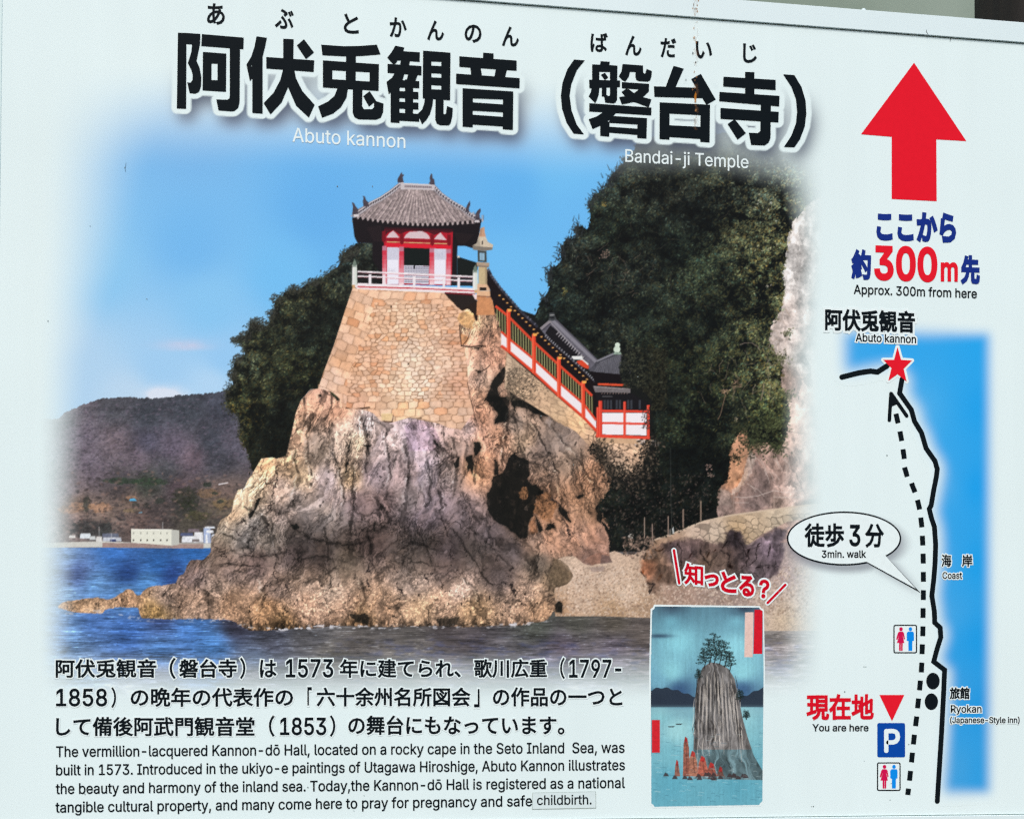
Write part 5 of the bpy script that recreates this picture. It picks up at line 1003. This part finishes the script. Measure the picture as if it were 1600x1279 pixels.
def prism(name, px, d0, d1, mat, parent, bevel=.0012):
    """solid strip whose outline is px, from d0 to d1 proud of the board"""
    bm = bmesh.new()
    X = [p[0] for p in px]; Y = [p[1] for p in px]
    base = W(X, Y, 0)-ORG
    a = [bm.verts.new((v[0], -d0, v[2])) for v in base]; b = [bm.verts.new((v[0], -d1, v[2])) for v in base]
    n = len(px); bm.faces.new(a); bm.faces.new(b[::-1])
    for i in range(n): bm.faces.new((a[i], b[i], b[(i+1) % n], a[(i+1) % n]))
    bmesh.ops.recalc_face_normals(bm, faces=bm.faces[:])
    if bevel: bmesh.ops.bevel(bm, geom=bm.edges[:], offset=bevel, segments=3, affect='EDGES', profile=.6)
    me = bpy.data.meshes.new(name); bm.to_mesh(me); bm.free()
    return link(name, me, mat, parent)
def print_sheet(name, cv, keep, d, parent):
    """one quad per printed dot where keep holds"""
    h, w = cv.h, cv.w
    k = keep[:-1, :-1] if keep.shape == (h, w) else keep
    r, c = np.nonzero(k)
    if not len(r): return None
    q = np.stack([r*w+c, r*w+c+1, (r+1)*w+c+1, (r+1)*w+c], 1)[:, ::-1]
    used, inv = np.unique(q, return_inverse=True); q = inv.reshape(-1, 4).astype(np.int32)
    P = (W(cv.X.ravel()[used], cv.Y.ravel()[used], d)-ORG).astype(np.float32)
    me = bpy.data.meshes.new(name)
    me.vertices.add(len(used)); me.vertices.foreach_set('co', P.ravel())
    me.loops.add(q.size); me.loops.foreach_set('vertex_index', q.ravel())
    me.polygons.add(len(q)); me.polygons.foreach_set('loop_start', np.arange(0, q.size, 4, dtype=np.int32))
    me.update(calc_edges=True)
    at = me.color_attributes.new('ink', 'FLOAT_COLOR', 'POINT')
    rgb = np.clip(lin(np.clip(cv.rgb.reshape(-1, 3)[used], 0, 1)*255)/LIGHT, .003, .92)
    at.data.foreach_set('color', np.concatenate([rgb, cv.a.ravel()[used][:,None]], 1).astype(np.float32).ravel())
    me.validate()
    return link(name, me, M_PRINT, parent)

# ------------------------------------------------------------------ background: pale wall and dark post behind the sign
def wall_mat():
    m, t, p = new_mat('mossy_plaster')
    tc = t.nodes.new('ShaderNodeTexCoord'); n = t.nodes.new('ShaderNodeTexNoise'); n.inputs['Scale'].default_value = 2.2; n.inputs['Detail'].default_value = 8
    r = t.nodes.new('ShaderNodeValToRGB'); r.color_ramp.elements[0].position = .35; r.color_ramp.elements[1].position = .7
    r.color_ramp.elements[0].color = (*ink((120,138,124)), 1); r.color_ramp.elements[1].color = (*ink((146,162,150)), 1)
    t.links.new(tc.outputs['Object'], n.inputs['Vector']); t.links.new(n.outputs['Fac'], r.inputs['Fac']); t.links.new(r.outputs['Color'], p.inputs['Base Color']); p.inputs['Roughness'].default_value = .9
    return m
def box(name, x0, x1, y0, y1, z0, z1, mat, parent=None, bevel=.004):
    bm = bmesh.new(); bmesh.ops.create_cube(bm, size=1)
    for v in bm.verts: v.co = Vector(((x0+x1)/2+v.co.x*(x1-x0), (y0+y1)/2+v.co.y*(y1-y0), (z0+z1)/2+v.co.z*(z1-z0)))
    if bevel: bmesh.ops.bevel(bm, geom=bm.edges[:], offset=bevel, segments=2, affect='EDGES')
    me = bpy.data.meshes.new(name); bm.to_mesh(me); bm.free()
    return link(name, me, mat, parent)
def tag(o, label, cat): o['label'] = label; o['category'] = cat; return o
tag(box('background_wall', -4, 7, 1.6, 1.8, 0, 5, wall_mat()), 'blurred grey green wall showing above the top edge of the sign', 'wall')
def post_mat():
    m, t, p = new_mat('dark_timber')
    tc = t.nodes.new('ShaderNodeTexCoord'); mpg = t.nodes.new('ShaderNodeMapping'); mpg.inputs['Scale'].default_value = (30, 30, 1.5)
    n = t.nodes.new('ShaderNodeTexNoise'); n.inputs['Scale'].default_value = 1; n.inputs['Detail'].default_value = 8
    r = t.nodes.new('ShaderNodeValToRGB'); r.color_ramp.elements[0].position = .3; r.color_ramp.elements[1].position = .75
    r.color_ramp.elements[0].color = (.003, .0024, .002, 1); r.color_ramp.elements[1].color = (.016, .011, .007, 1)
    t.links.new(tc.outputs['Object'], mpg.inputs[0]); t.links.new(mpg.outputs[0], n.inputs['Vector']); t.links.new(n.outputs['Fac'], r.inputs['Fac']); t.links.new(r.outputs['Color'], p.inputs['Base Color']); p.inputs['Roughness'].default_value = .85
    return m
def ray_x(px, y):     # x of the artwork column px seen at depth y
    a = (px-PPX)/FPX; return (DIST+y)*(a*_cy+_sy)/(-a*_sy+_cy)
def timber(name, x0, x1, y0, y1, z1, mat):
    """squared log with worn faces"""
    bm = bmesh.new(); rs = np.random.RandomState(2); rows = []
    N, H = 28, 40
    for j in range(H+1):
        z = z1*j/H; row = []
        for i in range(N):
            a = 2*math.pi*i/N; c, s = math.cos(a), math.sin(a); k = (abs(c)**6+abs(s)**6)**(-1/6)
            r = 1+.012*math.sin(3*a+z*2)+.01*rs.randn()*.5
            row.append(bm.verts.new(((x0+x1)/2+(x1-x0)/2*c*k*r, (y0+y1)/2+(y1-y0)/2*s*k*r, z)))
        rows.append(row)
    for j in range(H):
        for i in range(N): bm.faces.new((rows[j][i], rows[j][(i+1) % N], rows[j+1][(i+1) % N], rows[j+1][i]))
    bm.faces.new(rows[0][::-1]); bm.faces.new(rows[-1])
    me = bpy.data.meshes.new(name); bm.to_mesh(me); bm.free()
    for p in me.polygons: p.use_smooth = True
    return link(name, me, mat, None)
tag(timber('wooden_post', ray_x(1511, .8), ray_x(1511, .8)+.3, .55, .8, 4.2, post_mat()), 'dark brown timber post rising behind the top right corner of the sign', 'post')

# ------------------------------------------------------------------ the sign: board, frame, legs
SIGN = bpy.data.objects.new('information_sign', None); COL.objects.link(SIGN); SIGN.location = ORG.tolist()
tag(SIGN, 'large white tourist information board with printed seaside temple photo, route map and red arrow', 'sign')
XL, XR, YB = -60, 1700, 1330
def y_in(x): return .5+.0768*(x-720)
def y_out(x): return .079*(x-1130)
def y_bot(x): return 1275.3-.0115*(x-1192)
def x_left(y): return 5-.0115*y
board = prism('panel', [(XL, y_out(XL)+4), (XR, y_out(XR)+4), (XR, YB), (XL, YB)], -.012, 0, M_BOARD, SIGN, 0)
M_FRAME = ink_mat('frame_paint', (219,236,239), .35, .3, .03, 14); M_GAP_SHADE = ink_mat('dark_gap_shade', (104,124,120), .7)
prism('frame_rail', [(XL, y_out(XL)), (XR, y_out(XR)), (XR, y_in(XR)), (XL, y_in(XL))], -.03, .0032, M_FRAME, SIGN, .0007)
prism('frame_rail', [(XL, y_bot(XL)+1.2), (XR, y_bot(XR)+1.2), (XR, YB), (XL, YB)], -.03, .0032, M_FRAME, SIGN)
prism('frame_rail', [(XL, y_in(XL)+2), (x_left(y_in(5))-1, y_in(5)+2), (x_left(1279)-1, 1286), (XL, 1286)], -.03, .0008, ink_mat('frame_side_paint', (208,230,231), .35, .3, .03, 14), SIGN)
prism('frame_rail', [(1690, y_in(1690)+2), (XR, y_in(XR)+2), (XR, y_bot(XR)), (1690, y_bot(1690))], -.03, .0028, M_FRAME, SIGN)
s = Shape(); s.poly([(XL, y_in(XL)), (XR, y_in(XR)), (XR, y_in(XR)+1.0), (XL, y_in(XL)+.9)], .0006); s.build('gap_shade_strip', M_GAP_SHADE, SIGN)  # dark strip painted in for the shadow line below the top rail
s = Shape(); s.poly([(XL, y_bot(XL)), (XR, y_bot(XR)), (XR, y_bot(XR)+1.4), (XL, y_bot(XL)+1.3)], .0006)
s.build('gap_shade_strip', M_GAP_SHADE, SIGN)  # same painted shade line where the panel meets the bottom rail
w0 = W(60, 1279)-ORG; w1 = W(1540, 1279)-ORG
M_STEEL = ink_mat('grey_steel', (150,160,160), .5)
for x in (w0[0], w1[0]): box('leg', x-.03, x+.03, .035, .095, 0, 2.2, M_STEEL, SIGN)

# ------------------------------------------------------------------ printed photograph
cv = paint_photo(None); ROCK_RGB = cv.rgb.copy(); paint_photo_b(cv); paint_hall(cv); photo_alpha(cv, HEADLINE)
amax = np.maximum(np.maximum(cv.a[:-1,:-1], cv.a[1:,:-1]), np.maximum(cv.a[:-1,1:], cv.a[1:,1:]))
show = amax > .004
lab = cv.lab[:-1,:-1]
photo = print_sheet('printed_photograph', cv, show & (lab == SKY), .0001, SIGN)
photo['label'] = 'vignetted colour photograph of a temple hall on a sea rock'
for k, nm in LABNAME.items():
    if k != SKY: print_sheet(nm, cv, show & (lab == k), .0001, photo)

# ------------------------------------------------------------------ headline
for part in (HEADLINE[:51], HEADLINE[51:]):
    head = Shape()
    for q in part: head.poly(q, .0012)
    head.build('headline', M_BLACK, SIGN)
RUBY = [('あ',323.3,351.3,5,38),('ぶ',429.5,458.8,13.8,44.5),('と',537,560.5,21.3,52),('か',608.8,635.5,27,57.5),('ん',667.5,693.8,32,62.5),('の',725.8,752.5,38,66),('ん',784.5,810.8,41.3,72),('ば',922.5,949.5,50.8,80.8),('ん',977,1002.5,55.5,86.3),('だ',1032,1056.5,59.3,89.3),('い',1087,1112.5,64.5,91.3),('じ',1161,1182.5,68,98)]
for c, x0, x1, y0, y1 in RUBY: lettering('ruby_character', [(c, x0, x1, y0, y1, dict(slope=.05, bold=.75))], M_BLACK, SIGN)
lettering('caption', [('Abuto kannon', 457, 633.5, 199.5, 222, dict(slope=.0575, bold=.25))], M_WHITE, SIGN)
lettering('caption', [('Bandai-ji Temple', 977, 1169.5, 232.5, 258.5, dict(slope=.0525, bold=.25))], M_WHITE, SIGN)

# ------------------------------------------------------------------ Japanese and English paragraphs
def L1(t, x0, x1, y0=1029, y1=1058.3, **k): return (t, x0, x1, y0, y1, dict(dict(bold=.75), **k))
JP = [L1('阿伏兎観音',87,244.5), L1('（',265,274.5,1027,1060), L1('磐台寺',280,370), L1('）',375,383.5,1027,1060), L1('は',406,432,1030,1058), L1('1573',446.5,520.8,1029,1058), L1('年に建てられ、',531,720), L1('歌川広重',740.6,854.7), L1('（',875,882.5,1027,1060), L1('1797-',889,971,1029.5,1058)]
JP += [L1('1858',87.5,167.5,1075,1103), L1('）',174,181.5,1073,1105), L1('の晩年の代表作の',204,458,1073.5,1103.5), L1('「',480,487.5,1073,1101), L1('六十余州名所図会',494.7,735,1073,1103), L1('」',740.6,749.5,1076,1104), L1('の作品の一つと',770,972.5,1073,1103)]
JP += [L1('して備後阿武門観音堂',87.5,397.8,1119,1149.5), L1('（',420,429,1117,1150), L1('1853',437.5,510,1120,1148), L1('）',515.5,524,1117,1150), L1('の舞台にもなっています。',544,882,1117,1147.5)]
lettering('japanese_text', JP, M_BLACK, SIGN, d=.0013, halo=2.0)
EN = [('The vermillion-lacquered Kannon-dō Hall, located on a rocky cape in the Seto Inland  Sea, was', 87.5, 976, 1164.5, 1186.6, dict(slope=-.0074, bold=.32)),
      ('built in 1573. Introduced in the ukiyo-e paintings of Utagawa Hiroshige, Abuto Kannon illustrates', 87.5, 976.5, 1193.2, 1215.4, dict(slope=-.0092, bold=.32)),
      ('the beauty and harmony of the inland sea. Today,the Kannon-dō Hall is registered as a national', 87, 976.5, 1222.4, 1244.6, dict(slope=-.0108, bold=.32)),
      ('tangible cultural property, and many come here to pray for pregnancy and safe', 86.5, 831.5, 1251.4, 1273.6, dict(slope=-.0136, bold=.32))]
lettering('english_text', EN, M_BLACK, SIGN, d=.0012)
stk = Shape(); stk.poly([(832.6,1238.2),(930.4,1236.2),(930.8,1261),(832.2,1263)], .0011)
so = stk.build('correction_sticker', ink_mat('sticker_film', (214,230,232), .3), SIGN); so['label'] = 'pale correction sticker over the last word'
e = Shape(); e.ring([(832.0,1237.6),(931,1235.6),(931.4,1262),(831.6,1264)], [(832.6,1238.2),(930.4,1236.2),(930.6,1260.7),(832.4,1262.7)], .00105); e.build('sticker_edge', ink_mat('sticker_edge_grey', (152,166,160), .7), so)  # thin grey line around the sticker
lettering('sticker_text', [('childbirth.', 839, 924.4, 1241.3, 1257.2, dict(slope=-.012, bold=.32))], M_BLACK, so, d=.0014)

# ------------------------------------------------------------------ red arrow and distance
s = Shape(); s.poly([(1428.2,98.2),(1510,220.7),(1463,218),(1463.6,314.5),(1393.3,311),(1393.3,214),(1345.3,210)], .0006); s.build('arrow', M_RED, SIGN)
do = lettering('distance_text', [('ここから', 1369, 1494.4, 329.5, 375.5, dict(slope=.03, bold=2.3)), ('約', 1330, 1361.5, 389.5, 436, dict(slope=.03, bold=1.9)), ('先', 1501, 1531.5, 398.4, 443.5, dict(slope=.03, bold=2.1))], M_NAVY, SIGN)
lettering('distance_number', [('300', 1365.6, 1465, 382.6, 437.8, dict(slope=.035, bold=2.6)), ('m', 1469.6, 1497, 409.6, 439.5, dict(slope=.02, bold=1.6))], M_RED, do)
lettering('distance_caption', [('Approx. 300m from here', 1334, 1526.5, 444, 463, dict(slope=.036, bold=.35))], M_BLACK, do)

# ------------------------------------------------------------------ route map
mp = Canvas(1296, 490, 1580, 1268, .5)
COAST = [(1409.5,592),(1405.6,614),(1424,640),(1429,658),(1440,676),(1447,700),(1461,720),(1464.5,732.5),(1463,745),(1459,765),(1455,789),(1452,794.5),(1455,807.5),(1460,822.5),(1462,850),(1461,880),(1459,905),(1456,930),(1460,955),(1460.5,972),(1469,980),(1470,995),(1464,1014),(1459,1033),(1476,1046),(1474.5,1080),(1471,1147.5),(1464.5,1251)]
sea = mp.full([(1319,518),(1546,521),(1546.5,1238),(1474,1238)]+[(x+(10 if y > 640 else 13), y) for x, y in COAST[::-1] if y < 1230]+[(1400,566),(1366,573),(1320,582)])
mp.a = np.clip(blur(sea, 4), 0, 1)
k = sstep(1440, 1530, mp.X); mp.a = mp.a*(1-k)+np.clip(blur(sea, 3), 0, 1)*k
mp.rgb[...] = cfield(mp, [(1325,545,60,168,236),(1400,540,46,166,238),(1540,540,38,166,238),(1430,640,80,176,236),(1540,640,32,162,236),(1475,760,70,170,234),(1530,760,28,160,236),(1480,880,64,166,232),(1530,880,28,160,234),(1478,960,66,166,230),(1535,1000,28,156,230),(1490,1080,60,160,226),(1540,1100,32,152,226),(1490,1200,66,162,224),(1540,1200,46,158,226)], 2)/255.
mo = print_sheet('route_map', mp, np.maximum(mp.a[:-1,:-1], mp.a[1:,1:]) > .003, .00018, SIGN); mo['label'] = 'blue route map along the coast'
s = Shape(); s.path(COAST, 7.8, .0007); s.path([(1315.6,589),(1342,582.3),(1360,579.6),(1371,581),(1386,571.5)], 8.4, .0007); s.build('coast_line', M_BLACK, mo)
s = Shape()
C = [(1401.6,653.4),(1407.6,681),(1412,709),(1415.5,737),(1427,761.5),(1435.3,788),(1439.6,815.6),(1441.6,844),(1442.5,872),(1442.8,900.6),(1442.8,929),(1442.3,957),(1442,985.5),(1441,1013.5),(1440,1042),(1437.5,1070),(1434.5,1098),(1431.5,1126),(1428,1154.5),(1425,1182.5),(1422,1211),(1419,1236)]
for i, (x, y) in enumerate(C):
    a, b = C[max(i-1, 0)], C[min(i+1, len(C)-1)]; L = math.hypot(b[0]-a[0], b[1]-a[1]); ux, uy = (b[0]-a[0])/L, (b[1]-a[1])/L
    h = 7.6 if i < len(C)-1 else 5
    s.path([(x-ux*h, y-uy*h), (x+ux*h, y+uy*h)], 7.9, .0007, False)
s.path([(1392.2,614.5),(1389.6,656)], 5.6, .0007); s.path([(1392.5,614.5),(1416.8,649.5)], 5.6, .00072); s.poly([(1391.5,614),(1402.5,631),(1394,634.5),(1391.3,637)], .00074)
s.build('dashed_path', M_BLACK, mo)
STAR = [(1280+x/5, 460+y/5) for x, y in ((612,410),(640,510),(725,515),(660,580),(683,680),(612,622),(540,675),(565,575),(500,510),(585,510))]
cx, cy = 1402.3, 569.5
s = Shape(); s.poly(STAR, .0014); st = s.build('star', M_RED, mo)
h = Shape()
for q in stroke_quads(STAR+STAR[:1], 6.6): h.poly(q, .0006)
for x, y in STAR: h.poly(ell(x, y, 3.3, 3.3, 18), .0006)
h.poly(STAR, .0006); h.build('outline', M_WHITE, st)
lettering('place_name', [('阿伏兎観音', 1289, 1430, 481.5, 516, dict(slope=.032, bold=1.2))], M_BLACK, mo, d=.0016, halo=3.6)
lettering('place_caption', [('Abuto kannon', 1337, 1431.5, 520.3, 533.6, dict(slope=.032, bold=.38))], M_BLACK, mo, d=.0017, halo=2.2)
for nm, a, b in (('coast_label', [('海',1471,1486.5,865.5,885,dict(bold=.5)), ('岸',1503,1519.5,866,885,dict(bold=.5))], [('Coast',1472.5,1503.3,893,904,dict(bold=.32))]), ('inn_label', [('旅館',1484,1515,1073,1091.5,dict(bold=.6))], [('Ryokan',1485.5,1533.7,1100.8,1115.8,dict(bold=.35)), ('(Japanese-Style inn)',1484.5,1593.3,1118.8,1131.6,dict(bold=.32))])):
    lettering(nm, a+b, M_BLACK, mo, d=.0014, halo=1.5)
s = Shape(); s.poly(ell(1457.8,1063.3,10.5,13), .0007); s.poly(ell(1455.3,1095.5,10.4,13), .0007); s.build('inn_dot', M_BLACK, mo)
ho = lettering('here_text', [('現在地', 1260, 1365.6, 1083.6, 1124.4, dict(bold=1.35))], M_CRIMSON, mo)
lettering('here_caption', [('You are here', 1269.5, 1357.2, 1130.4, 1142, dict(bold=.35))], M_BLACK, ho)
s = Shape(); s.poly([(1374.2,1085),(1413,1085),(1393.8,1126)], .0007); s.build('here_marker', M_RED, mo)
s = Shape(); s.poly(rrect(1370.8,1128.8,1414.2,1182.4,3), .0006); pk = s.build('parking_sign', ink_mat('parking_blue', (8,72,164)), mo)
s = Shape(); pp = [(1340+x/13.325, 1120+y/13.325) for x, y in ((640,285),(740,285),(792,300),(826,340),(838,405),(826,462),(792,502),(740,520),(640,520))]
s.path(pp, 6.9, .0009); s.path([(1340+597/13.325, 1120+695/13.325), (1340+597/13.325, 1120+285/13.325)], 6.9, .0009); s.build('letter', M_WHITE, pk)
M_ROSE = ink_mat('rose_ink', (206,22,80)); M_AZURE = ink_mat('azure_ink', (12,140,234))
for ox, oy in ((0, 0), (-25.7, 214.8)):
    z = lambda *p: [(1380+ox+x/13.325, 960+oy+y/13.325) for x, y in p]
    q0, q1 = z((213,205))[0], z((706,800))[0]
    s = Shape(); s.ring(rrect(*q0, *q1, 3), rrect(q0[0]+1.9, q0[1]+1.9, q1[0]-1.9, q1[1]-1.9, 1.6), .0008); ts = s.build('toilet_sign', M_BLACK, mo)
    s = Shape(); s.poly(rrect(q0[0]+.9, q0[1]+.9, q1[0]-.9, q1[1]-.9, 2), .0006); s.build('plate', M_WHITE, ts)
    s = Shape(); c = z((370,298))[0]; s.poly(ell(*c, 2.8, 3.2, 20), .0008); s.poly(z((330,348),(410,348),(432,375),(455,500),(435,520),(404,410),(440,585),(285,585),(336,410),(298,520),(268,510),(306,375)), .00082); s.poly(z((330,580),(367,580),(367,750),(332,750)), .00084); s.poly(z((372,580),(408,580),(404,750),(372,750)), .00084); s.build('woman_symbol', M_ROSE, ts)
    s = Shape(); c = z((567,298))[0]; s.poly(ell(*c, 2.8, 3.2, 20), .0008); s.poly(z((515,348),(620,348),(640,378),(640,540),(608,545),(605,750),(525,750),(523,545),(490,540),(490,378)), .00082); s.build('man_symbol', M_AZURE, ts)
# speech bubble
def bubble(k):
    E_ = [(1318.8+(89.4+k)*math.cos(a), 840.8+(42.2+k)*math.sin(a)) for a in np.radians(np.arange(48+0, 48+360-0, 4.0))]
    out = []
    a1, a2 = math.radians(42), math.radians(66)
    for a in np.linspace(a2, a1+2*math.pi, 80): out.append((1318.8+(89.4+k)*math.cos(a), 840.8+(42.2+k)*math.sin(a)))
    tip = (1438.5+k*1.2, 925.8+k*.8)
    return out+[tip]
b_in = [(x+(1318.8-x)*.0, y) for x, y in bubble(-2.5)]; b_in[-1] = (1431.5, 919.6)
s = Shape(); s.ring(bubble(0), b_in, .0009); bo = s.build('speech_bubble', M_BLACK, mo)
s = Shape(); s.poly(bubble(-1.0)[:-1]+[(1435.5, 922.8)], .0007); s.build('bubble_face', M_WHITE, bo)
lettering('bubble_text', [('徒歩', 1257, 1319, 817, 854.5, dict(bold=1.1)), ('3', 1326.8, 1344.6, 819.3, 853.2, dict(bold=1.1)), ('分', 1351.6, 1381.3, 818, 855, dict(bold=1.1)), ('3min. walk', 1284, 1353.3, 859, 871.2, dict(bold=.38))], M_BLACK, bo, d=.0012)

# ------------------------------------------------------------------ woodblock style picture and its red call-out
wb = Canvas(1013, 941, 1198, 1262, 1.4); paint_block(wb)
card = [(1022,944),(1187,946.2),(1189.5,949.8),(1193.6,952),(1195.3,1050),(1193,1252),(1190,1256.2),(1188,1258.8),(1021,1262),(1019,1258.6),(1015.6,1256.5),(1014.2,1050),(1016.6,951),(1020.2,948.4)]
inner = [(1023.5,946.4),(1186,948.4),(1188,951.4),(1191.8,953.8),(1193.2,1050),(1191.2,1251),(1187.6,1254),(1186.4,1256.6),(1022.4,1259.6),(1020.8,1256.6),(1017.4,1254.4),(1016.4,1050),(1018.6,953.2),(1022,950.2)]
s = Shape(); s.poly(card, .0005); co = s.build('woodblock_print', M_WHITE, SIGN); co['label'] = 'tall teal woodblock style seascape card with white edge'
wb.a = wb.full(inner); pic = print_sheet('seascape', wb, wb.a[:-1,:-1] > .35, .0008, co)
s = Shape(); s.path([(980+x/6.15, 840+y/6.15) for x, y in ((449,118),(500,435))], 3.9, .0014); s.path([(980+x/6.15, 840+y/6.15) for x, y in ((1520,449),(1350,623))], 3.9, .0014)
CALL = [('知',1069,1099,878.5,912,dict(slope=.12,bold=1.1)),('っ',1100.6,1123.4,895.5,915,dict(slope=.08,bold=1.4)),('と',1126,1151,891.5,924,dict(slope=.12,bold=1.4)),('る',1154.5,1178.8,897.5,930,dict(slope=.1,bold=1.4)),('?',1185,1201.2,904,933.5,dict(slope=.1,bold=1.2,skew=.05))]
for it in CALL: put_text(s, *it[:5], **dict(dict(d=.0016), **it[5]))
ca = s.build('call_out', ink_mat('callout_red', (200,12,36)), SIGN)
h = Shape(); h.grow = 2.6
for it in CALL: put_text(h, *it[:5], **dict(dict(d=.0011), **it[5]))
h.path([(980+x/6.15, 840+y/6.15) for x, y in ((449,118),(500,435))], 8.2, .001); h.path([(980+x/6.15, 840+y/6.15) for x, y in ((1520,449),(1350,623))], 8.2, .001)
h.build('outline', M_WHITE, ca)

# ------------------------------------------------------------------ weathering: rust trail, specks, scratches
def rust_sheet(y0, y1, d, seed, n, blotch):
    rc = Canvas(1066, y0, 1106, y1, 1.6); rs = np.random.RandomState(seed)
    rc.rgb[...] = np.array([176,128,84], np.float32)/255.
    cx = 1086.5+2.5*fbm(rc.Y/30, rc.Y*0, 71, 2)
    a = np.exp(-((rc.X-cx)/3.2)**2)*.15*sstep(.0, .5, fbm(rc.X/5, rc.Y/9, 72, 3)+.15)
    for i in range(n):
        x, y, r = 1086.5+rs.randn()*2.6, y0+rs.rand()*(y1-y0), .5+rs.rand()*1.0
        a = np.maximum(a, sstep(1.1, .5, np.hypot((rc.X-x)/r, (rc.Y-y)/(r*1.6)))*(.3+.5*rs.rand()))
    for x, y, rx, ry, o, c in blotch:
        k = sstep(1.15, .6, np.hypot((rc.X-x)/rx, (rc.Y-y)/ry)+.35*fbm(rc.X/2.5, rc.Y/3, 74, 2))*o
        kk = (k > a)[...,None]; rc.rgb[...] = np.where(kk, np.asarray(c, np.float32)/255., rc.rgb); a = np.maximum(a, k)
    edge = sstep(1066, 1070, rc.X)*sstep(1106, 1102, rc.X)*sstep(y1, y1-4, rc.Y); rc.a = a*edge
    return rc
rs0 = rust_sheet(30, 205, .0019, 5, 18, [(1086.6,152,1.9,9.5,.9,(178,112,40)),(1086.2,157,1.2,4,.95,(206,146,84)),(1082.5,83,.9,2.4,.9,(30,36,40)),(1087,97.5,1.1,1.2,.9,(30,34,38)),(1071.5,124.5,1.0,1.8,.8,(70,80,84)),(1086,190,2,8,.25,(170,140,110))])
m2, t2, p2 = new_mat('rust_trail'); at = t2.nodes.new('ShaderNodeAttribute'); at.attribute_name = 'ink'; t2.links.new(at.outputs['Color'], p2.inputs['Base Color']); t2.links.new(at.outputs['Alpha'], p2.inputs['Alpha']); p2.inputs['Roughness'].default_value = .9; p2.inputs['Specular IOR Level'].default_value = .1
o = print_sheet('rust_stain', rs0, rs0.a[:-1,:-1] > .03, .0021, SIGN); o.data.materials[0] = m2
rs1 = rust_sheet(-6, 27.5, .0036, 6, 10, [(1084,8,1.0,3,.5,(120,92,66)),(1086,14,.9,2,.7,(90,70,54))])
o = print_sheet('rust_stain', rs1, rs1.a[:-1,:-1] > .03, .0034, SIGN); o.data.materials[0] = m2
M_DIRT = ink_mat('dirt', (120,132,132), .9); rs = np.random.RandomState(8)
for x, y in [(1353,1041),(1350.5,1188),(1268,1259),(1391,1249),(1320,1080),(1420,1162),(600,151),(527,291),(582,291),(1271,1259),(195,262),(553,1266),(1350,1041)]+[(rs.rand()*1560+30, 90+rs.rand()*1170) for _ in range(16)]:
    r = .45+rs.rand()*.5; s = Shape(); s.poly([(x+r*math.cos(a)*(1+.3*rs.randn()*.5), y+r*math.sin(a)*1.3) for a in np.linspace(0, 6.283, 8, endpoint=False)], .0018); s.build('dirt_speck', M_DIRT, SIGN)
M_SCR = ink_mat('scratch_dark', (40,50,54), .9)
for pts, w, d in (([(1448,47),(1447.2,50),(1449.5,52.5),(1449.8,55)], .7, .0034), ([(1485.6,59.5),(1485,64)], .8, .0018), ([(197,254),(195.5,262),(196,268)], .4, .0018)): s = Shape(); s.path(pts, w, d); s.build('scratch', M_SCR, SIGN)
bm = bmesh.new(); bmesh.ops.create_uvsphere(bm, u_segments=14, v_segments=8, radius=.0045); me = bpy.data.meshes.new('bolt'); bm.to_mesh(me); bm.free()
o = link('bolt', me, M_FRAME, SIGN); o.location = (W(1349, y_out(1349)+.5, -.004)-ORG).tolist()
